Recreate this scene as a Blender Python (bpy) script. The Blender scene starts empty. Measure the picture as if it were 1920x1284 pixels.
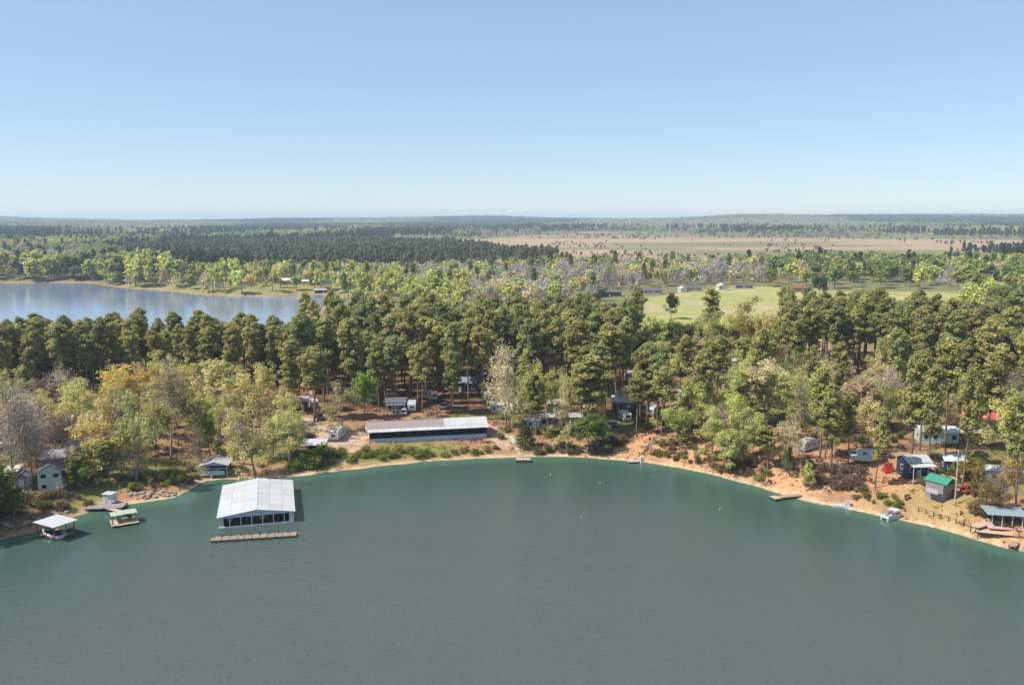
import bpy, math, random
import numpy as np
from mathutils import Vector, Matrix

# ------------------------------------------------------------------ camera, sky, sun, exposure
S = bpy.context.scene
COL = S.collection
F = 1600.0; CAMH = 60.0; PITCH = math.atan(232.0 / F)
cam_data = bpy.data.cameras.new('camera'); cam = bpy.data.objects.new('camera', cam_data); COL.objects.link(cam)
cam.location = (0, 0, CAMH); cam.rotation_euler = (math.pi / 2 - PITCH, 0, 0)
cam_data.sensor_width = 36; cam_data.lens = 36 * F / 1920; cam_data.clip_start = 0.5; cam_data.clip_end = 60000
S.camera = cam
SUN_EL = math.radians(52); SUN_AZ = math.atan2(-0.95, -0.26)      # azimuth measured from +Y towards +X
w = bpy.data.worlds.new('World'); S.world = w; w.use_nodes = True
nt = w.node_tree; nt.nodes.clear()
sky = nt.nodes.new('ShaderNodeTexSky'); sky.sky_type = 'NISHITA'; sky.sun_disc = False
sky.sun_elevation = SUN_EL; sky.sun_rotation = SUN_AZ
sky.altitude = 0; sky.air_density = 1.0; sky.dust_density = 0.0; sky.ozone_density = 8.0
bg = nt.nodes.new('ShaderNodeBackground'); bg.inputs['Strength'].default_value = 0.110
wo = nt.nodes.new('ShaderNodeOutputWorld')
mx = nt.nodes.new('ShaderNodeMix'); mx.data_type = 'RGBA'; mx.inputs['Factor'].default_value = 0.40      # thin even high haze over the blue
mx.inputs['B'].default_value = (3.7, 4.45, 5.3, 1); nt.links.new(sky.outputs[0], mx.inputs['A'])
nt.links.new(mx.outputs['Result'], bg.inputs[0]); nt.links.new(bg.outputs[0], wo.inputs[0])
sl = bpy.data.lights.new('sun', 'SUN'); sl.energy = 4.4; sl.angle = math.radians(0.6); sl.color = (1.0, 0.94, 0.85)
so = bpy.data.objects.new('sun', sl); COL.objects.link(so)
sdir = Vector((math.sin(SUN_AZ) * math.cos(SUN_EL), math.cos(SUN_AZ) * math.cos(SUN_EL), math.sin(SUN_EL)))
so.rotation_euler = (-sdir).to_track_quat('-Z', 'Y').to_euler(); so.location = sdir * 300
S.view_settings.view_transform = 'Standard'; S.view_settings.look = 'None'
S.view_settings.exposure = 0.50; S.view_settings.gamma = 1.0; S.view_settings.use_curve_mapping = False
S.render.engine = 'CYCLES'
try:
    S.cycles.volume_bounces = 1; S.cycles.max_bounces = 6; S.cycles.diffuse_bounces = 3; S.cycles.transparent_max_bounces = 8
except Exception: pass

RNG = np.random.default_rng(11); random.seed(5)

# ------------------------------------------------------------------ survey helpers (points of the photo -> places in the world)
_c, _s = math.cos(PITCH), math.sin(PITCH)
def ray(px, py):
    u = (px - 960) / F; v = (642 - py) / F
    return (u, _c + v * _s, -_s + v * _c)
def W(px, py, z=0.0):
    d = ray(px, py); t = (z - CAMH) / d[2]
    return (d[0] * t, d[1] * t)
def wp(pts, z=0.0): return np.array([W(p[0], p[1], z) for p in pts])
def depth(x, y, z): return y * _c + (CAMH - z) * _s
def vpix(x, y, z):
    dd = depth(x, y, z); v = (y * _s - (CAMH - z) * _c) / dd
    return 642 - F * v
def upix(x, y, z): return 960 + F * x / depth(x, y, z)

# ------------------------------------------------------------------ tagging
def tag(o, label=None, cat=None, group=None, kind=None):
    if label: o['label'] = label
    if cat: o['category'] = cat
    if group: o['group'] = group
    if kind: o['kind'] = kind
    return o
def empty(name, loc, rz=0.0, label=None, cat=None, group=None):
    o = bpy.data.objects.new(name, None); o.empty_display_size = 0.5; COL.objects.link(o)
    o.location = loc; o.rotation_euler = (0, 0, rz)
    return tag(o, label, cat, group)
def link(name, me, parent=None, mat=None, loc=(0, 0, 0), rot=(0, 0, 0), color=None):
    o = bpy.data.objects.new(name, me); COL.objects.link(o)
    o.location = loc; o.rotation_euler = rot
    if parent is not None: o.parent = parent
    if mat is not None and not me.materials: me.materials.append(mat)
    if color is not None: o.color = (*color, 1)
    return o

# ------------------------------------------------------------------ materials
def newmat(name):
    m = bpy.data.materials.new(name); m.use_nodes = True; t = m.node_tree
    b = t.nodes['Principled BSDF']; return m, t, b
def node(t, ty, **kw):
    n = t.nodes.new(ty)
    for k, v in kw.items(): setattr(n, k, v)
    return n
def mathn(t, op, a, b=None):
    n = t.nodes.new('ShaderNodeMath'); n.operation = op
    for i, x in enumerate((a, b)):
        if x is None: continue
        if isinstance(x, (int, float)): n.inputs[i].default_value = x
        else: t.links.new(x, n.inputs[i])
    return n.outputs[0]
def noisen(t, scale, detail=3, rough=0.6, coord=None, vec=(1, 1, 1)):
    tc = t.nodes.new('ShaderNodeTexCoord'); mp = t.nodes.new('ShaderNodeMapping'); mp.inputs['Scale'].default_value = vec
    t.links.new(tc.outputs['Object'] if coord is None else coord, mp.inputs[0])
    n = t.nodes.new('ShaderNodeTexNoise'); n.inputs['Scale'].default_value = scale
    n.inputs['Detail'].default_value = detail; n.inputs['Roughness'].default_value = rough
    t.links.new(mp.outputs[0], n.inputs['Vector']); return n.outputs[0]
def scaled(t, col, fac):
    n = t.nodes.new('ShaderNodeVectorMath'); n.operation = 'SCALE'
    if isinstance(col, tuple): n.inputs[0].default_value = col
    else: t.links.new(col, n.inputs[0])
    t.links.new(fac, n.inputs['Scale']); return n.outputs[0]
_mc = {}
def plain(name, col, rough=0.7, metal=0.0, var=0.22, scale=1.2, streak=False, spec=0.3):
    """painted / weathered surface: base colour broken up by two noises, a little bump"""
    key = (name, col, rough)
    if key in _mc: return _mc[key]
    m, t, b = newmat(name)
    n1 = noisen(t, scale, 5, 0.65, vec=(1, 1, 0.25) if streak else (1, 1, 1)); n2 = noisen(t, scale * 9, 2, 0.5)
    f = mathn(t, 'ADD', mathn(t, 'MULTIPLY', mathn(t, 'SUBTRACT', n1, 0.5), var * 2), mathn(t, 'MULTIPLY', mathn(t, 'SUBTRACT', n2, 0.5), var))
    f = mathn(t, 'ADD', f, 1.0)
    t.links.new(scaled(t, col, f), b.inputs['Base Color'])
    b.inputs['Roughness'].default_value = rough; b.inputs['Metallic'].default_value = metal
    b.inputs['Specular IOR Level'].default_value = spec
    bp = t.nodes.new('ShaderNodeBump'); bp.inputs['Strength'].default_value = 0.15; bp.inputs['Distance'].default_value = 0.03
    t.links.new(n2, bp.inputs['Height']); t.links.new(bp.outputs[0], b.inputs['Normal'])
    _mc[key] = m; return m
def foliage_mat(name, instanced=False, trans=0.42):
    m, t, b = newmat(name); t.nodes.remove(b)
    out = t.nodes['Material Output']
    at = node(t, 'ShaderNodeAttribute', attribute_name='tint')
    if instanced:
        ca = node(t, 'ShaderNodeAttribute', attribute_name='treecol', attribute_type='INSTANCER'); base = ca.outputs['Color']
    else:
        oi = node(t, 'ShaderNodeObjectInfo'); base = oi.outputs['Color']
    c = scaled(t, base, at.outputs['Fac'])
    hs = t.nodes.new('ShaderNodeHueSaturation')
    a2 = node(t, 'ShaderNodeAttribute', attribute_name='hue')
    t.links.new(mathn(t, 'ADD', mathn(t, 'MULTIPLY', a2.outputs['Fac'], 0.034), 0.480), hs.inputs['Hue'])
    t.links.new(c, hs.inputs['Color'])
    d = t.nodes.new('ShaderNodeBsdfDiffuse'); tr = t.nodes.new('ShaderNodeBsdfTranslucent'); mx = t.nodes.new('ShaderNodeMixShader')
    mx.inputs[0].default_value = trans
    t.links.new(hs.outputs[0], d.inputs[0]); t.links.new(hs.outputs[0], tr.inputs[0])
    t.links.new(d.outputs[0], mx.inputs[1]); t.links.new(tr.outputs[0], mx.inputs[2])
    t.links.new(mx.outputs[0], out.inputs['Surface']); return m
M_FOL = foliage_mat('foliage'); M_FOLI = foliage_mat('foliage_far', True)
M_TWIG = foliage_mat('twigs', trans=0.0); 
M_BARK = plain('pine_bark', (0.21, 0.145, 0.11), 0.9, scale=0.8, var=0.35)
M_BARKG = plain('grey_bark', (0.24, 0.20, 0.165), 0.9, scale=0.8, var=0.3)

# ------------------------------------------------------------------ lake outlines and terrain
L1px = [(-420, 1098), (-150, 1040), (0, 1012), (55, 999), (100, 985), (160, 962), (200, 948), (262, 943), (330, 933), (362, 915), (380, 902), (412, 898), (480, 897), (560, 893),
        (600, 888), (650, 882), (720, 873), (800, 866), (880, 860), (980, 857), (1080, 857), (1170, 863), (1240, 871), (1320, 887), (1400, 907), (1450, 921),
        (1520, 941), (1600, 957), (1680, 973), (1760, 991), (1830, 1011), (1880, 1026), (1930, 1035), (2080, 1080), (2300, 1160)]
L1 = np.vstack([wp(L1px), [[190, 60], [230, -400], [100, -1200], [-500, -1200], [-420, -200]]])
L2px = [(-700, 545), (-300, 531), (-60, 529), (0, 530), (100, 530), (165, 530), (195, 536), (235, 541), (300, 545), (370, 552), (430, 556), (500, 556), (560, 553), (600, 553), (625, 560),
        (600, 580), (560, 612), (510, 640), (440, 652), (300, 652), (150, 648), (0, 645), (-300, 640), (-900, 640)]
L2 = wp(L2px)
def sdist(poly, X, Y):
    """distance to the outline, negative inside the lake"""
    X = np.asarray(X, float); Y = np.asarray(Y, float)
    best = np.full(X.shape, 1e18); inside = np.zeros(X.shape, bool)
    n = len(poly)
    for i in range(n):
        ax, ay = poly[i]; bx, by = poly[(i + 1) % n]; ex, ey = bx - ax, by - ay
        t = np.clip(((X - ax) * ex + (Y - ay) * ey) / (ex * ex + ey * ey), 0, 1)
        d = (X - ax - t * ex) ** 2 + (Y - ay - t * ey) ** 2
        best = np.minimum(best, d)
        cond = ((ay > Y) != (by > Y)) & (X < (bx - ax) * (Y - ay) / ((by - ay) if by != ay else 1e-9) + ax)
        inside ^= cond
    return np.where(inside, -1, 1) * np.sqrt(best)
def inpoly(poly, X, Y): return sdist(poly, X, Y) < 0
# value noise
_perm = np.random.default_rng(3).random((256, 256))
def vnoise(X, Y, s):
    x = np.asarray(X, float) / s + 1000; y = np.asarray(Y, float) / s + 1000
    xi = np.floor(x).astype(int); yi = np.floor(y).astype(int); fx = x - xi; fy = y - yi
    fx = fx * fx * (3 - 2 * fx); fy = fy * fy * (3 - 2 * fy)
    g = lambda a, b: _perm[a % 256, b % 256]
    return (g(xi, yi) * (1 - fx) + g(xi + 1, yi) * fx) * (1 - fy) + (g(xi, yi + 1) * (1 - fx) + g(xi + 1, yi + 1) * fx) * fy
def fbm(X, Y, s, o=3):
    r = 0; a = 0.5; k = 0
    for i in range(o): r = r + a * vnoise(X, Y, s / 2 ** i); k += a; a *= 0.5
    return r / k
def sstep(a, b, x):
    t = np.clip((x - a) / (b - a), 0, 1); return t * t * (3 - 2 * t)
def terrain(X, Y):
    X = np.asarray(X, float); Y = np.asarray(Y, float)
    wob = (fbm(X, Y, 9, 2) - 0.5) * 1.6
    d1 = sdist(L1, X, Y) + wob + (fbm(X + 40, Y, 3.5, 2) - 0.5) * 1.1; d2 = sdist(L2, X, Y) + wob * 2
    dm = np.minimum(d1, d2)
    steep = 0.75 + 0.6 * sstep(10, 60, X) + 0.8 * sstep(-92, -125, X) * sstep(230, 190, Y)
    p1 = np.maximum(d1, 0); p2 = np.maximum(d2, 0)
    h1 = 0.22 * np.minimum(p1, 2.5) + 4.6 * steep * (1 - np.exp(-np.maximum(p1 - 2.0, 0) / 13)) + 0.8 * (fbm(X, Y, 22) - 0.5) * sstep(3, 15, p1)
    h2 = 0.15 * np.minimum(p2, 3) + 6.0 * (1 - np.exp(-np.maximum(p2 - 3, 0) / 30))
    h = np.minimum(h1, h2) + 1.2 * (fbm(X, Y, 60) - 0.5) * sstep(10, 40, dm)
    r = np.hypot(X, Y)
    az = np.arctan2(X, np.maximum(Y, 1))
    ridge = 30 * fbm(X * 0.6 + 300, Y, 1500, 3) * sstep(1500, 5200, r) + 52 * sstep(4200, 7600, r) * np.clip(1.9 * fbm(X * 0.8 + 900, Y * 1.1, 1500, 2) - 0.32, 0, 1.1)
    ridge = ridge + 9 * np.exp(-((az - 0.272) / 0.045) ** 4) * sstep(5200, 6500, r)
    ridge = ridge * (1 - 0.85 * sstep(8500, 13000, r))
    h = h + np.where(Y > 0, ridge, 0) + 6 * (fbm(X + 50, Y, 380, 3) - 0.5) * sstep(330, 900, r) * sstep(0, 120, dm)
    h = np.where(dm > 0, np.maximum(h, 0.08 * np.minimum(dm, 4) + 0.02), np.maximum(dm * 0.25, -3.0))
    return h
def gz(x, y): return float(terrain(np.array([x]), np.array([y]))[0])
_tt = np.concatenate([np.linspace(120, 600, 900), np.linspace(602, 4000, 900)])
def G(px, py):
    """where the sight line of a photo point meets the ground"""
    d = ray(px, py); t = _tt
    X = d[0] * t; Y = d[1] * t; Z = CAMH + d[2] * t
    h = np.maximum(terrain(X, Y), 0); i = int(np.argmax(Z < h))
    if Z[i] >= h[i]: return W(px, py, 8) + (8.0,)
    a = Z[i - 1] - h[i - 1]; b = Z[i] - h[i]; k = a / (a - b); tt = t[i - 1] + (t[i] - t[i - 1]) * k
    x, y = d[0] * tt, d[1] * tt
    return (x, y, max(gz(x, y), 0.0))

# land cover (linear base colours)
Z6 = lambda pts, z=6: wp(pts, z)
MEADOW = Z6([(1195, 615), (1205, 560), (1290, 548), (1345, 541), (1500, 541), (1560, 549), (1700, 551), (1810, 552), (1800, 580), (1785, 600), (1700, 610), (1600, 640), (1450, 640), (1300, 630)])
FIELD = Z6([(700, 448), (930, 444), (1120, 437), (1400, 444), (1700, 448), (2000, 452), (2000, 474), (1700, 484), (1500, 496), (1280, 506), (1060, 500), (960, 474), (760, 462)], 9)
TANF = Z6([(1575, 512), (1590, 503), (1700, 503), (1700, 512)], 8)
PINEFLOOR = Z6([(520, 752), (900, 760), (940, 735), (1180, 752), (1330, 745), (1320, 660), (1100, 655), (560, 655)])
LAWN = Z6([(560, 868), (640, 826), (690, 838), (915, 828), (920, 850), (850, 858), (720, 866), (600, 880)], 3)
ROAD = Z6([(548, 790), (552, 772), (610, 775), (660, 800), (905, 775), (935, 790), (960, 800), (955, 815), (925, 812), (905, 790), (690, 808), (660, 838), (612, 838), (600, 812), (555, 806)], 5)
LAWNR = Z6([(1600, 940), (1690, 955), (1830, 1000), (1840, 940), (1820, 900), (1700, 915), (1610, 925)], 3)
LAWNL = Z6([(195, 538), (235, 543), (430, 558), (610, 556), (700, 535), (380, 520), (190, 522)], 6)
def landcol(X, Y):
    d1 = sdist(L1, X, Y); d2 = sdist(L2, X, Y); dm = np.minimum(d1, d2)
    r = np.hypot(X, Y)
    n1 = fbm(X, Y, 7, 3)[..., None]; n2 = fbm(X + 77, Y - 31, 18, 3)[..., None]; n3 = fbm(X - 300, Y + 90, 300, 3)[..., None]
    A = lambda *c: np.array(c)
    litter = A(0.30, 0.175, 0.095) * (0.75 + 0.6 * n1); grass = A(0.20, 0.18, 0.06) * (0.8 + 0.5 * n1); clay = (A(0.44, 0.24, 0.125) * (1 - sstep(.5, .66, n2)) + A(0.24, 0.13, 0.08) * sstep(.5, .66, n2)) * (0.7 + 0.6 * n1)
    m = sstep(0.46, 0.62, n2); c = litter * (1 - m) + grass * m
    rc = (sstep(2, 40, X) * sstep(30, 8, d1))[..., None] * sstep(0.30, 0.5, n1); c = c * (1 - rc) + clay * rc
    def blend(c, poly, col, soft=3.0, amt=1.0):
        k = sstep(soft, -soft, sdist(poly, X, Y) + (n1[..., 0] - 0.5) * soft * 2)[..., None] * amt
        return c * (1 - k) + col * k
    far = A(0.19, 0.18, 0.085) * (0.7 + 0.6 * n3)
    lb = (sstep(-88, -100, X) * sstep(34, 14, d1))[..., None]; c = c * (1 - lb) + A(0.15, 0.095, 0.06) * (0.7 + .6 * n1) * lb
    k = sstep(360, 480, r)[..., None]; c = c * (1 - k) + far * k
    c = blend(c, PINEFLOOR, A(0.22, 0.115, 0.07) * (0.7 + 0.6 * n1), 5)
    c = blend(c, LAWN, A(0.19, 0.19, 0.05) * (0.8 + 0.4 * n1), 1.5)
    c = blend(c, LAWNR, A(0.34, 0.245, 0.105) * (0.85 + 0.3 * n1), 2, 0.85)
    c = blend(c, ROAD, A(0.47, 0.335, 0.235) * (0.85 + 0.3 * n1), 1.2)
    c = blend(c, MEADOW, (A(0.31, 0.315, 0.105) * (1 - m) + A(0.39, 0.33, 0.16) * m) * (0.88 + 0.25 * n1), 6)
    fs = sstep(0.42, 0.62, fbm(X * 0.35, Y, 170, 4)[..., None])
    c = blend(c, FIELD, A(0.37, 0.26, 0.16) * (1 - fs) + A(0.20, 0.18, 0.09) * fs, 30)
    c = blend(c, TANF, A(0.45, 0.33, 0.22), 5)
    c = blend(c, LAWNL, A(0.26, 0.23, 0.09) * (0.8 + 0.4 * n1), 6)
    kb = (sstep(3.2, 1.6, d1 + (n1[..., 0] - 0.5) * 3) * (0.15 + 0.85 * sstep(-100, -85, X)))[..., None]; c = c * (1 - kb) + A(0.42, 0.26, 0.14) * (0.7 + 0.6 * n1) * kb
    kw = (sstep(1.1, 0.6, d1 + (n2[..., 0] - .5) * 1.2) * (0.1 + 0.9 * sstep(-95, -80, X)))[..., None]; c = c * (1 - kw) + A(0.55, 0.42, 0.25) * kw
    kb = (sstep(5, 2, d2) * sstep(330, 420, Y))[..., None]; c = c * (1 - kb) + A(0.36, 0.22, 0.13) * kb
    kb = sstep(0.2, -1, dm)[..., None]; c = c * (1 - kb) + A(0.16, 0.14, 0.08) * kb
    return c
def axis(segs):
    out = []
    for a, b, s0, s1 in segs:
        x = a
        while x < b - 1e-6:
            out.append(x); f = (x - a) / (b - a); x += s0 + (s1 - s0) * f
    out.append(segs[-1][1]); return np.array(out)
def sheet(name, xs, ys, zf, cf):
    X, Y = np.meshgrid(xs, ys); Z = zf(X, Y)
    ny, nx = X.shape; v = np.stack([X, Y, Z], -1).reshape(-1, 3)
    i = np.arange(ny * nx).reshape(ny, nx)
    q = np.stack([i[:-1, :-1], i[:-1, 1:], i[1:, 1:], i[1:, :-1]], -1).reshape(-1, 4)
    me = bpy.data.meshes.new(name); setmesh(me, v, q, smooth=True)
    a = me.attributes.new('Col', 'FLOAT_COLOR', 'POINT'); c = cf(X, Y).reshape(-1, 3)
    a.data.foreach_set('color', np.concatenate([c, np.ones((len(c), 1))], 1).astype(np.float32).ravel())
    return me
def setmesh(me, v, q, smooth=False):
    v = np.asarray(v, np.float32); q = np.asarray(q, np.int32); k = q.shape[1]
    me.vertices.add(len(v)); me.vertices.foreach_set('co', v.ravel())
    me.loops.add(q.size); me.loops.foreach_set('vertex_index', q.ravel())
    me.polygons.add(len(q)); me.polygons.foreach_set('loop_start', np.arange(0, q.size, k, dtype=np.int32))
    me.polygons.foreach_set('loop_total', np.full(len(q), k, np.int32))
    me.polygons.foreach_set('use_smooth', np.full(len(q), smooth))
    me.update(calc_edges=True); me.validate()
mg, t, b = newmat('ground')
at = node(t, 'ShaderNodeAttribute', attribute_name='Col')
n1 = noisen(t, 0.9, 6, 0.7); n2 = noisen(t, 0.16, 4, 0.6)
f = mathn(t, 'ADD', mathn(t, 'ADD', mathn(t, 'MULTIPLY', mathn(t, 'SUBTRACT', n1, 0.5), 1.1), mathn(t, 'MULTIPLY', mathn(t, 'SUBTRACT', n2, 0.5), 0.5)), 1.0)
t.links.new(scaled(t, at.outputs['Color'], f), b.inputs['Base Color']); b.inputs['Roughness'].default_value = 0.95
b.inputs['Specular IOR Level'].default_value = 0.1
bp = t.nodes.new('ShaderNodeBump'); bp.inputs['Strength'].default_value = 0.6; bp.inputs['Distance'].default_value = 0.35
t.links.new(n1, bp.inputs['Height']); t.links.new(bp.outputs[0], b.inputs['Normal'])
xs = axis([(-12000, -900, 900, 60), (-900, -180, 14, 2), (-180, 180, 1.5, 1.5), (180, 900, 2, 14), (900, 12000, 60, 900)])
ys = axis([(-1600, 120, 80, 20), (120, 150, 6, 1.3), (150, 300, 1.1, 1.3), (300, 900, 2.5, 9), (900, 3000, 12, 50), (3000, 14000, 60, 250)])
g = link('ground', sheet('ground', xs, ys, terrain, landcol), mat=mg); tag(g, 'orange clay and leaf litter shore with meadow and wooded country beyond', 'ground', kind='structure')

# water
mw, t, b = newmat('lake_water')
at = node(t, 'ShaderNodeAttribute', attribute_name='Col')
n0 = noisen(t, 0.018, 3, 0.6, vec=(1, 1.6, 1))
f = mathn(t, 'ADD', mathn(t, 'MULTIPLY', mathn(t, 'SUBTRACT', n0, 0.5), 0.16), 1.0)
t.links.new(scaled(t, at.outputs['Color'], f), b.inputs['Base Color'])
b.inputs['Roughness'].default_value = 0.10; b.inputs['IOR'].default_value = 1.333
n1 = noisen(t, 0.75, 3, 0.6, vec=(1, 1.9, 1)); n2 = noisen(t, 0.12, 2, 0.5, vec=(1, 1.5, 1)); n3 = noisen(t, 3.2, 2, 0.6, vec=(1, 1.5, 1))
calm = mathn(t, 'MULTIPLY', at.outputs['Alpha'], 1.0)
hsum = mathn(t, 'ADD', mathn(t, 'ADD', mathn(t, 'MULTIPLY', n1, 0.55), mathn(t, 'MULTIPLY', n2, 0.9)), mathn(t, 'MULTIPLY', n3, 0.12))
bp = t.nodes.new('ShaderNodeBump'); bp.inputs['Distance'].default_value = 0.40
t.links.new(calm, bp.inputs['Strength']); t.links.new(hsum, bp.inputs['Height']); t.links.new(bp.outputs[0], b.inputs['Normal'])
def watercol(X, Y):
    d1 = -sdist(L1, X, Y); d2 = -sdist(L2, X, Y); d = np.maximum(d1, 0)
    w_ = (fbm(X, Y, 30, 3) - 0.5) * 16
    k = sstep(4, 62, d + w_ * sstep(0, 20, d))[..., None]; s = sstep(7, 0.5, d)[..., None]
    c = np.array((0.045, 0.088, 0.070)) * (1 - k) + np.array((0.082, 0.098, 0.088)) * k
    c = c * (1 - s) + np.array((0.066, 0.140, 0.096)) * s
    b2 = (d2 > -5)[..., None]; c = np.where(b2, np.array((0.20, 0.25, 0.34)), c)  # back lake: blue sky reflection put into the base colour
    return c
xs = axis([(-3500, -300, 250, 10), (-300, -160, 8, 3), (-160, 160, 2.5, 2.5), (160, 300, 3, 8), (300, 3500, 10, 250)])
ys = axis([(-1500, 60, 90, 8), (60, 140, 5, 3), (140, 220, 1.6, 1.6), (220, 1000, 4, 40)])
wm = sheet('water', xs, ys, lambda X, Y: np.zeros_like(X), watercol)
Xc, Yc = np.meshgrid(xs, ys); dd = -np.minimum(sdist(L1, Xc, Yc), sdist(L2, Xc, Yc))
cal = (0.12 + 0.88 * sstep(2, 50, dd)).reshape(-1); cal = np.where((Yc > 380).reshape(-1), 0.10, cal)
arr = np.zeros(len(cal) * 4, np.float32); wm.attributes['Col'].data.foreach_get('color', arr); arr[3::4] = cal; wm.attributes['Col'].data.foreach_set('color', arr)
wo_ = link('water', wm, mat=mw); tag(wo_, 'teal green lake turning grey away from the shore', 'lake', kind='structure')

HAZE = 0.00011
# ------------------------------------------------------------------ tree building
def basis(n):
    n = n / np.maximum(np.linalg.norm(n, axis=1, keepdims=True), 1e-6)
    a = np.where(np.abs(n[:, 2:3]) < 0.9, np.array([[0, 0, 1.0]]), np.array([[1.0, 0, 0]]))
    t1 = np.cross(n, a); t1 /= np.maximum(np.linalg.norm(t1, axis=1, keepdims=True), 1e-6)
    return t1, np.cross(n, t1)
def leafquads(C, N, s, rng, asp=1.0):
    t1, t2 = basis(N); th = rng.random((len(C), 1)) * 6.283
    u = t1 * np.cos(th) + t2 * np.sin(th); v = -t1 * np.sin(th) + t2 * np.cos(th)
    s = np.asarray(s).reshape(-1, 1) * np.ones((len(C), 1))
    j = lambda: 0.65 + 0.7 * rng.random((len(C), 1))
    P = np.stack([C - u * s * j() * asp, C - v * s * j(), C + u * s * j() * asp, C + v * s * j()], 1)
    return P.reshape(-1, 3)
def crownmesh(name, C, N, s, tint, hue, mat, rng, asp=1.0):
    P = leafquads(C, N, s, rng, asp); q = np.arange(len(P)).reshape(-1, 4)
    me = bpy.data.meshes.new(name); setmesh(me, P, q)
    for nm, arr in (('tint', tint), ('hue', hue)):
        a = me.attributes.new(nm, 'FLOAT', 'POINT'); a.data.foreach_set('value', np.repeat(arr, 4).astype(np.float32))
    me.materials.append(mat); return me
def clumps(cl, per, rng, size, up=0.35, shell=0.55, tvar=0.13, flat=0.0):
    """cl rows: x y z rx ry rz ; returns centres, normals, sizes, tint, hue"""
    Cs, Ns, T, H = [], [], [], []
    for r in cl:
        n = int(per * (r[3] * r[4] * r[5]) ** 0.55) + 3
        d = rng.normal(size=(n, 3)); d /= np.linalg.norm(d, axis=1, keepdims=True)
        rad = rng.random((n, 1)) ** (1 / 3.0) * (1 - shell) + shell * rng.random((n, 1)) ** 0.25
        p = d * rad * np.array([[r[3], r[4], r[5]]]); Cs.append(p + np.array([[r[0], r[1], r[2]]]))
        nn = d * 0.7 + rng.normal(size=(n, 3)) * 0.45; nn[:, 2] += up; Ns.append(nn)
        T.append(np.clip(rng.normal(1, tvar) + rng.normal(0, 0.12, n), 0.5, 1.6)); H.append(np.clip(rng.normal(0.5, 0.22) + rng.normal(0, 0.12, n), 0, 1))
    C = np.concatenate(Cs); N = np.concatenate(Ns); T = np.concatenate(T); H = np.concatenate(H)
    return C, N, size * (0.6 + 0.8 * rng.random(len(C))), T, H
class Tubes:
    def __init__(s): s.v = []; s.q = []; s.n = 0
    def add(s, pts, rad, k=6):
        pts = np.asarray(pts, float); rad = np.asarray(rad, float); m = len(pts)
        tan = np.gradient(pts, axis=0); t1, t2 = basis(tan)
        a = np.arange(k) * 2 * np.pi / k
        ring = pts[:, None, :] + rad[:, None, None] * (t1[:, None, :] * np.cos(a)[None, :, None] + t2[:, None, :] * np.sin(a)[None, :, None])
        s.v.append(ring.reshape(-1, 3)); i = np.arange(m * k).reshape(m, k) + s.n
        j = np.roll(i, -1, axis=1); s.q.append(np.stack([i[:-1], j[:-1], j[1:], i[1:]], -1).reshape(-1, 4)); s.n += m * k
    def mesh(s, name, mat):
        me = bpy.data.meshes.new(name); setmesh(me, np.concatenate(s.v), np.concatenate(s.q), smooth=True); me.materials.append(mat); return me

CB = ((0.48, 0.57), (0.42, 0.50), (0.34, 0.42))
def pine_proto(seed, H=24.0, lod=0):
    rng = np.random.default_rng(seed); tb = Tubes(); lean = rng.normal(0, 0.35, 2)
    n = 7; zz = np.linspace(-0.8, H * 0.96, n); px = lean[0] * (zz / H) ** 2 * 2 + rng.normal(0, 0.08, n); py = lean[1] * (zz / H) ** 2 * 2 + rng.normal(0, 0.08, n)
    tb.add(np.stack([px, py, zz], 1), np.interp(zz, [0, H * 0.5, H], [0.30, 0.21, 0.05]), 6)
    cb = H * rng.uniform(*CB[seed % 3]); R = rng.uniform(2.6, 3.8); cl = []
    nb = 40
    for i in range(nb):
        f = (i + rng.random()) / nb; z = cb + (H - cb) * f
        prof = (0.55 + 0.9 * f) if f < 0.35 else (0.865 + 0.15 * math.sin(f * 9)) if f < 0.7 else 0.9 * (1 - f) / 0.3 + 0.12
        L = R * prof * rng.uniform(0.55, 1.2); az = i * 2.4 + rng.random() * 1.2; rise = rng.uniform(0.0, 0.45) * L
        cx = np.interp(z, zz, px); cy = np.interp(z, zz, py)
        ex, ey, ez = cx + L * math.cos(az), cy + L * math.sin(az), z + rise + rng.normal(0, .35)
        tb.add([(cx, cy, z - 0.2), (cx + (ex - cx) * 0.55, cy + (ey - cy) * 0.55, z + rise * 0.3), (ex, ey, ez)], [0.07, 0.05, 0.02], 3)
        rr = rng.uniform(0.75, 1.25); cl.append((ex, ey, ez, rr * 1.2, rr * 1.2, rr * 0.85))
        if rng.random() < 0.75:
            k = rng.uniform(0.35, 0.7); cl.append((cx + (ex - cx) * k + rng.normal(0, .3), cy + (ey - cy) * k + rng.normal(0, .3), z + rise * k + 0.3, rr * 1.1, rr * 1.1, rr * 0.85))
    cl.append((px[-1], py[-1], H * 0.985, 0.7, 0.7, 0.8))
    if lod == 0: C = clumps(cl, 58, rng, 0.28, up=1.0)
    else: C = clumps(cl[::2], 9, rng, 0.85, up=1.1)
    return tb, C
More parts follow.
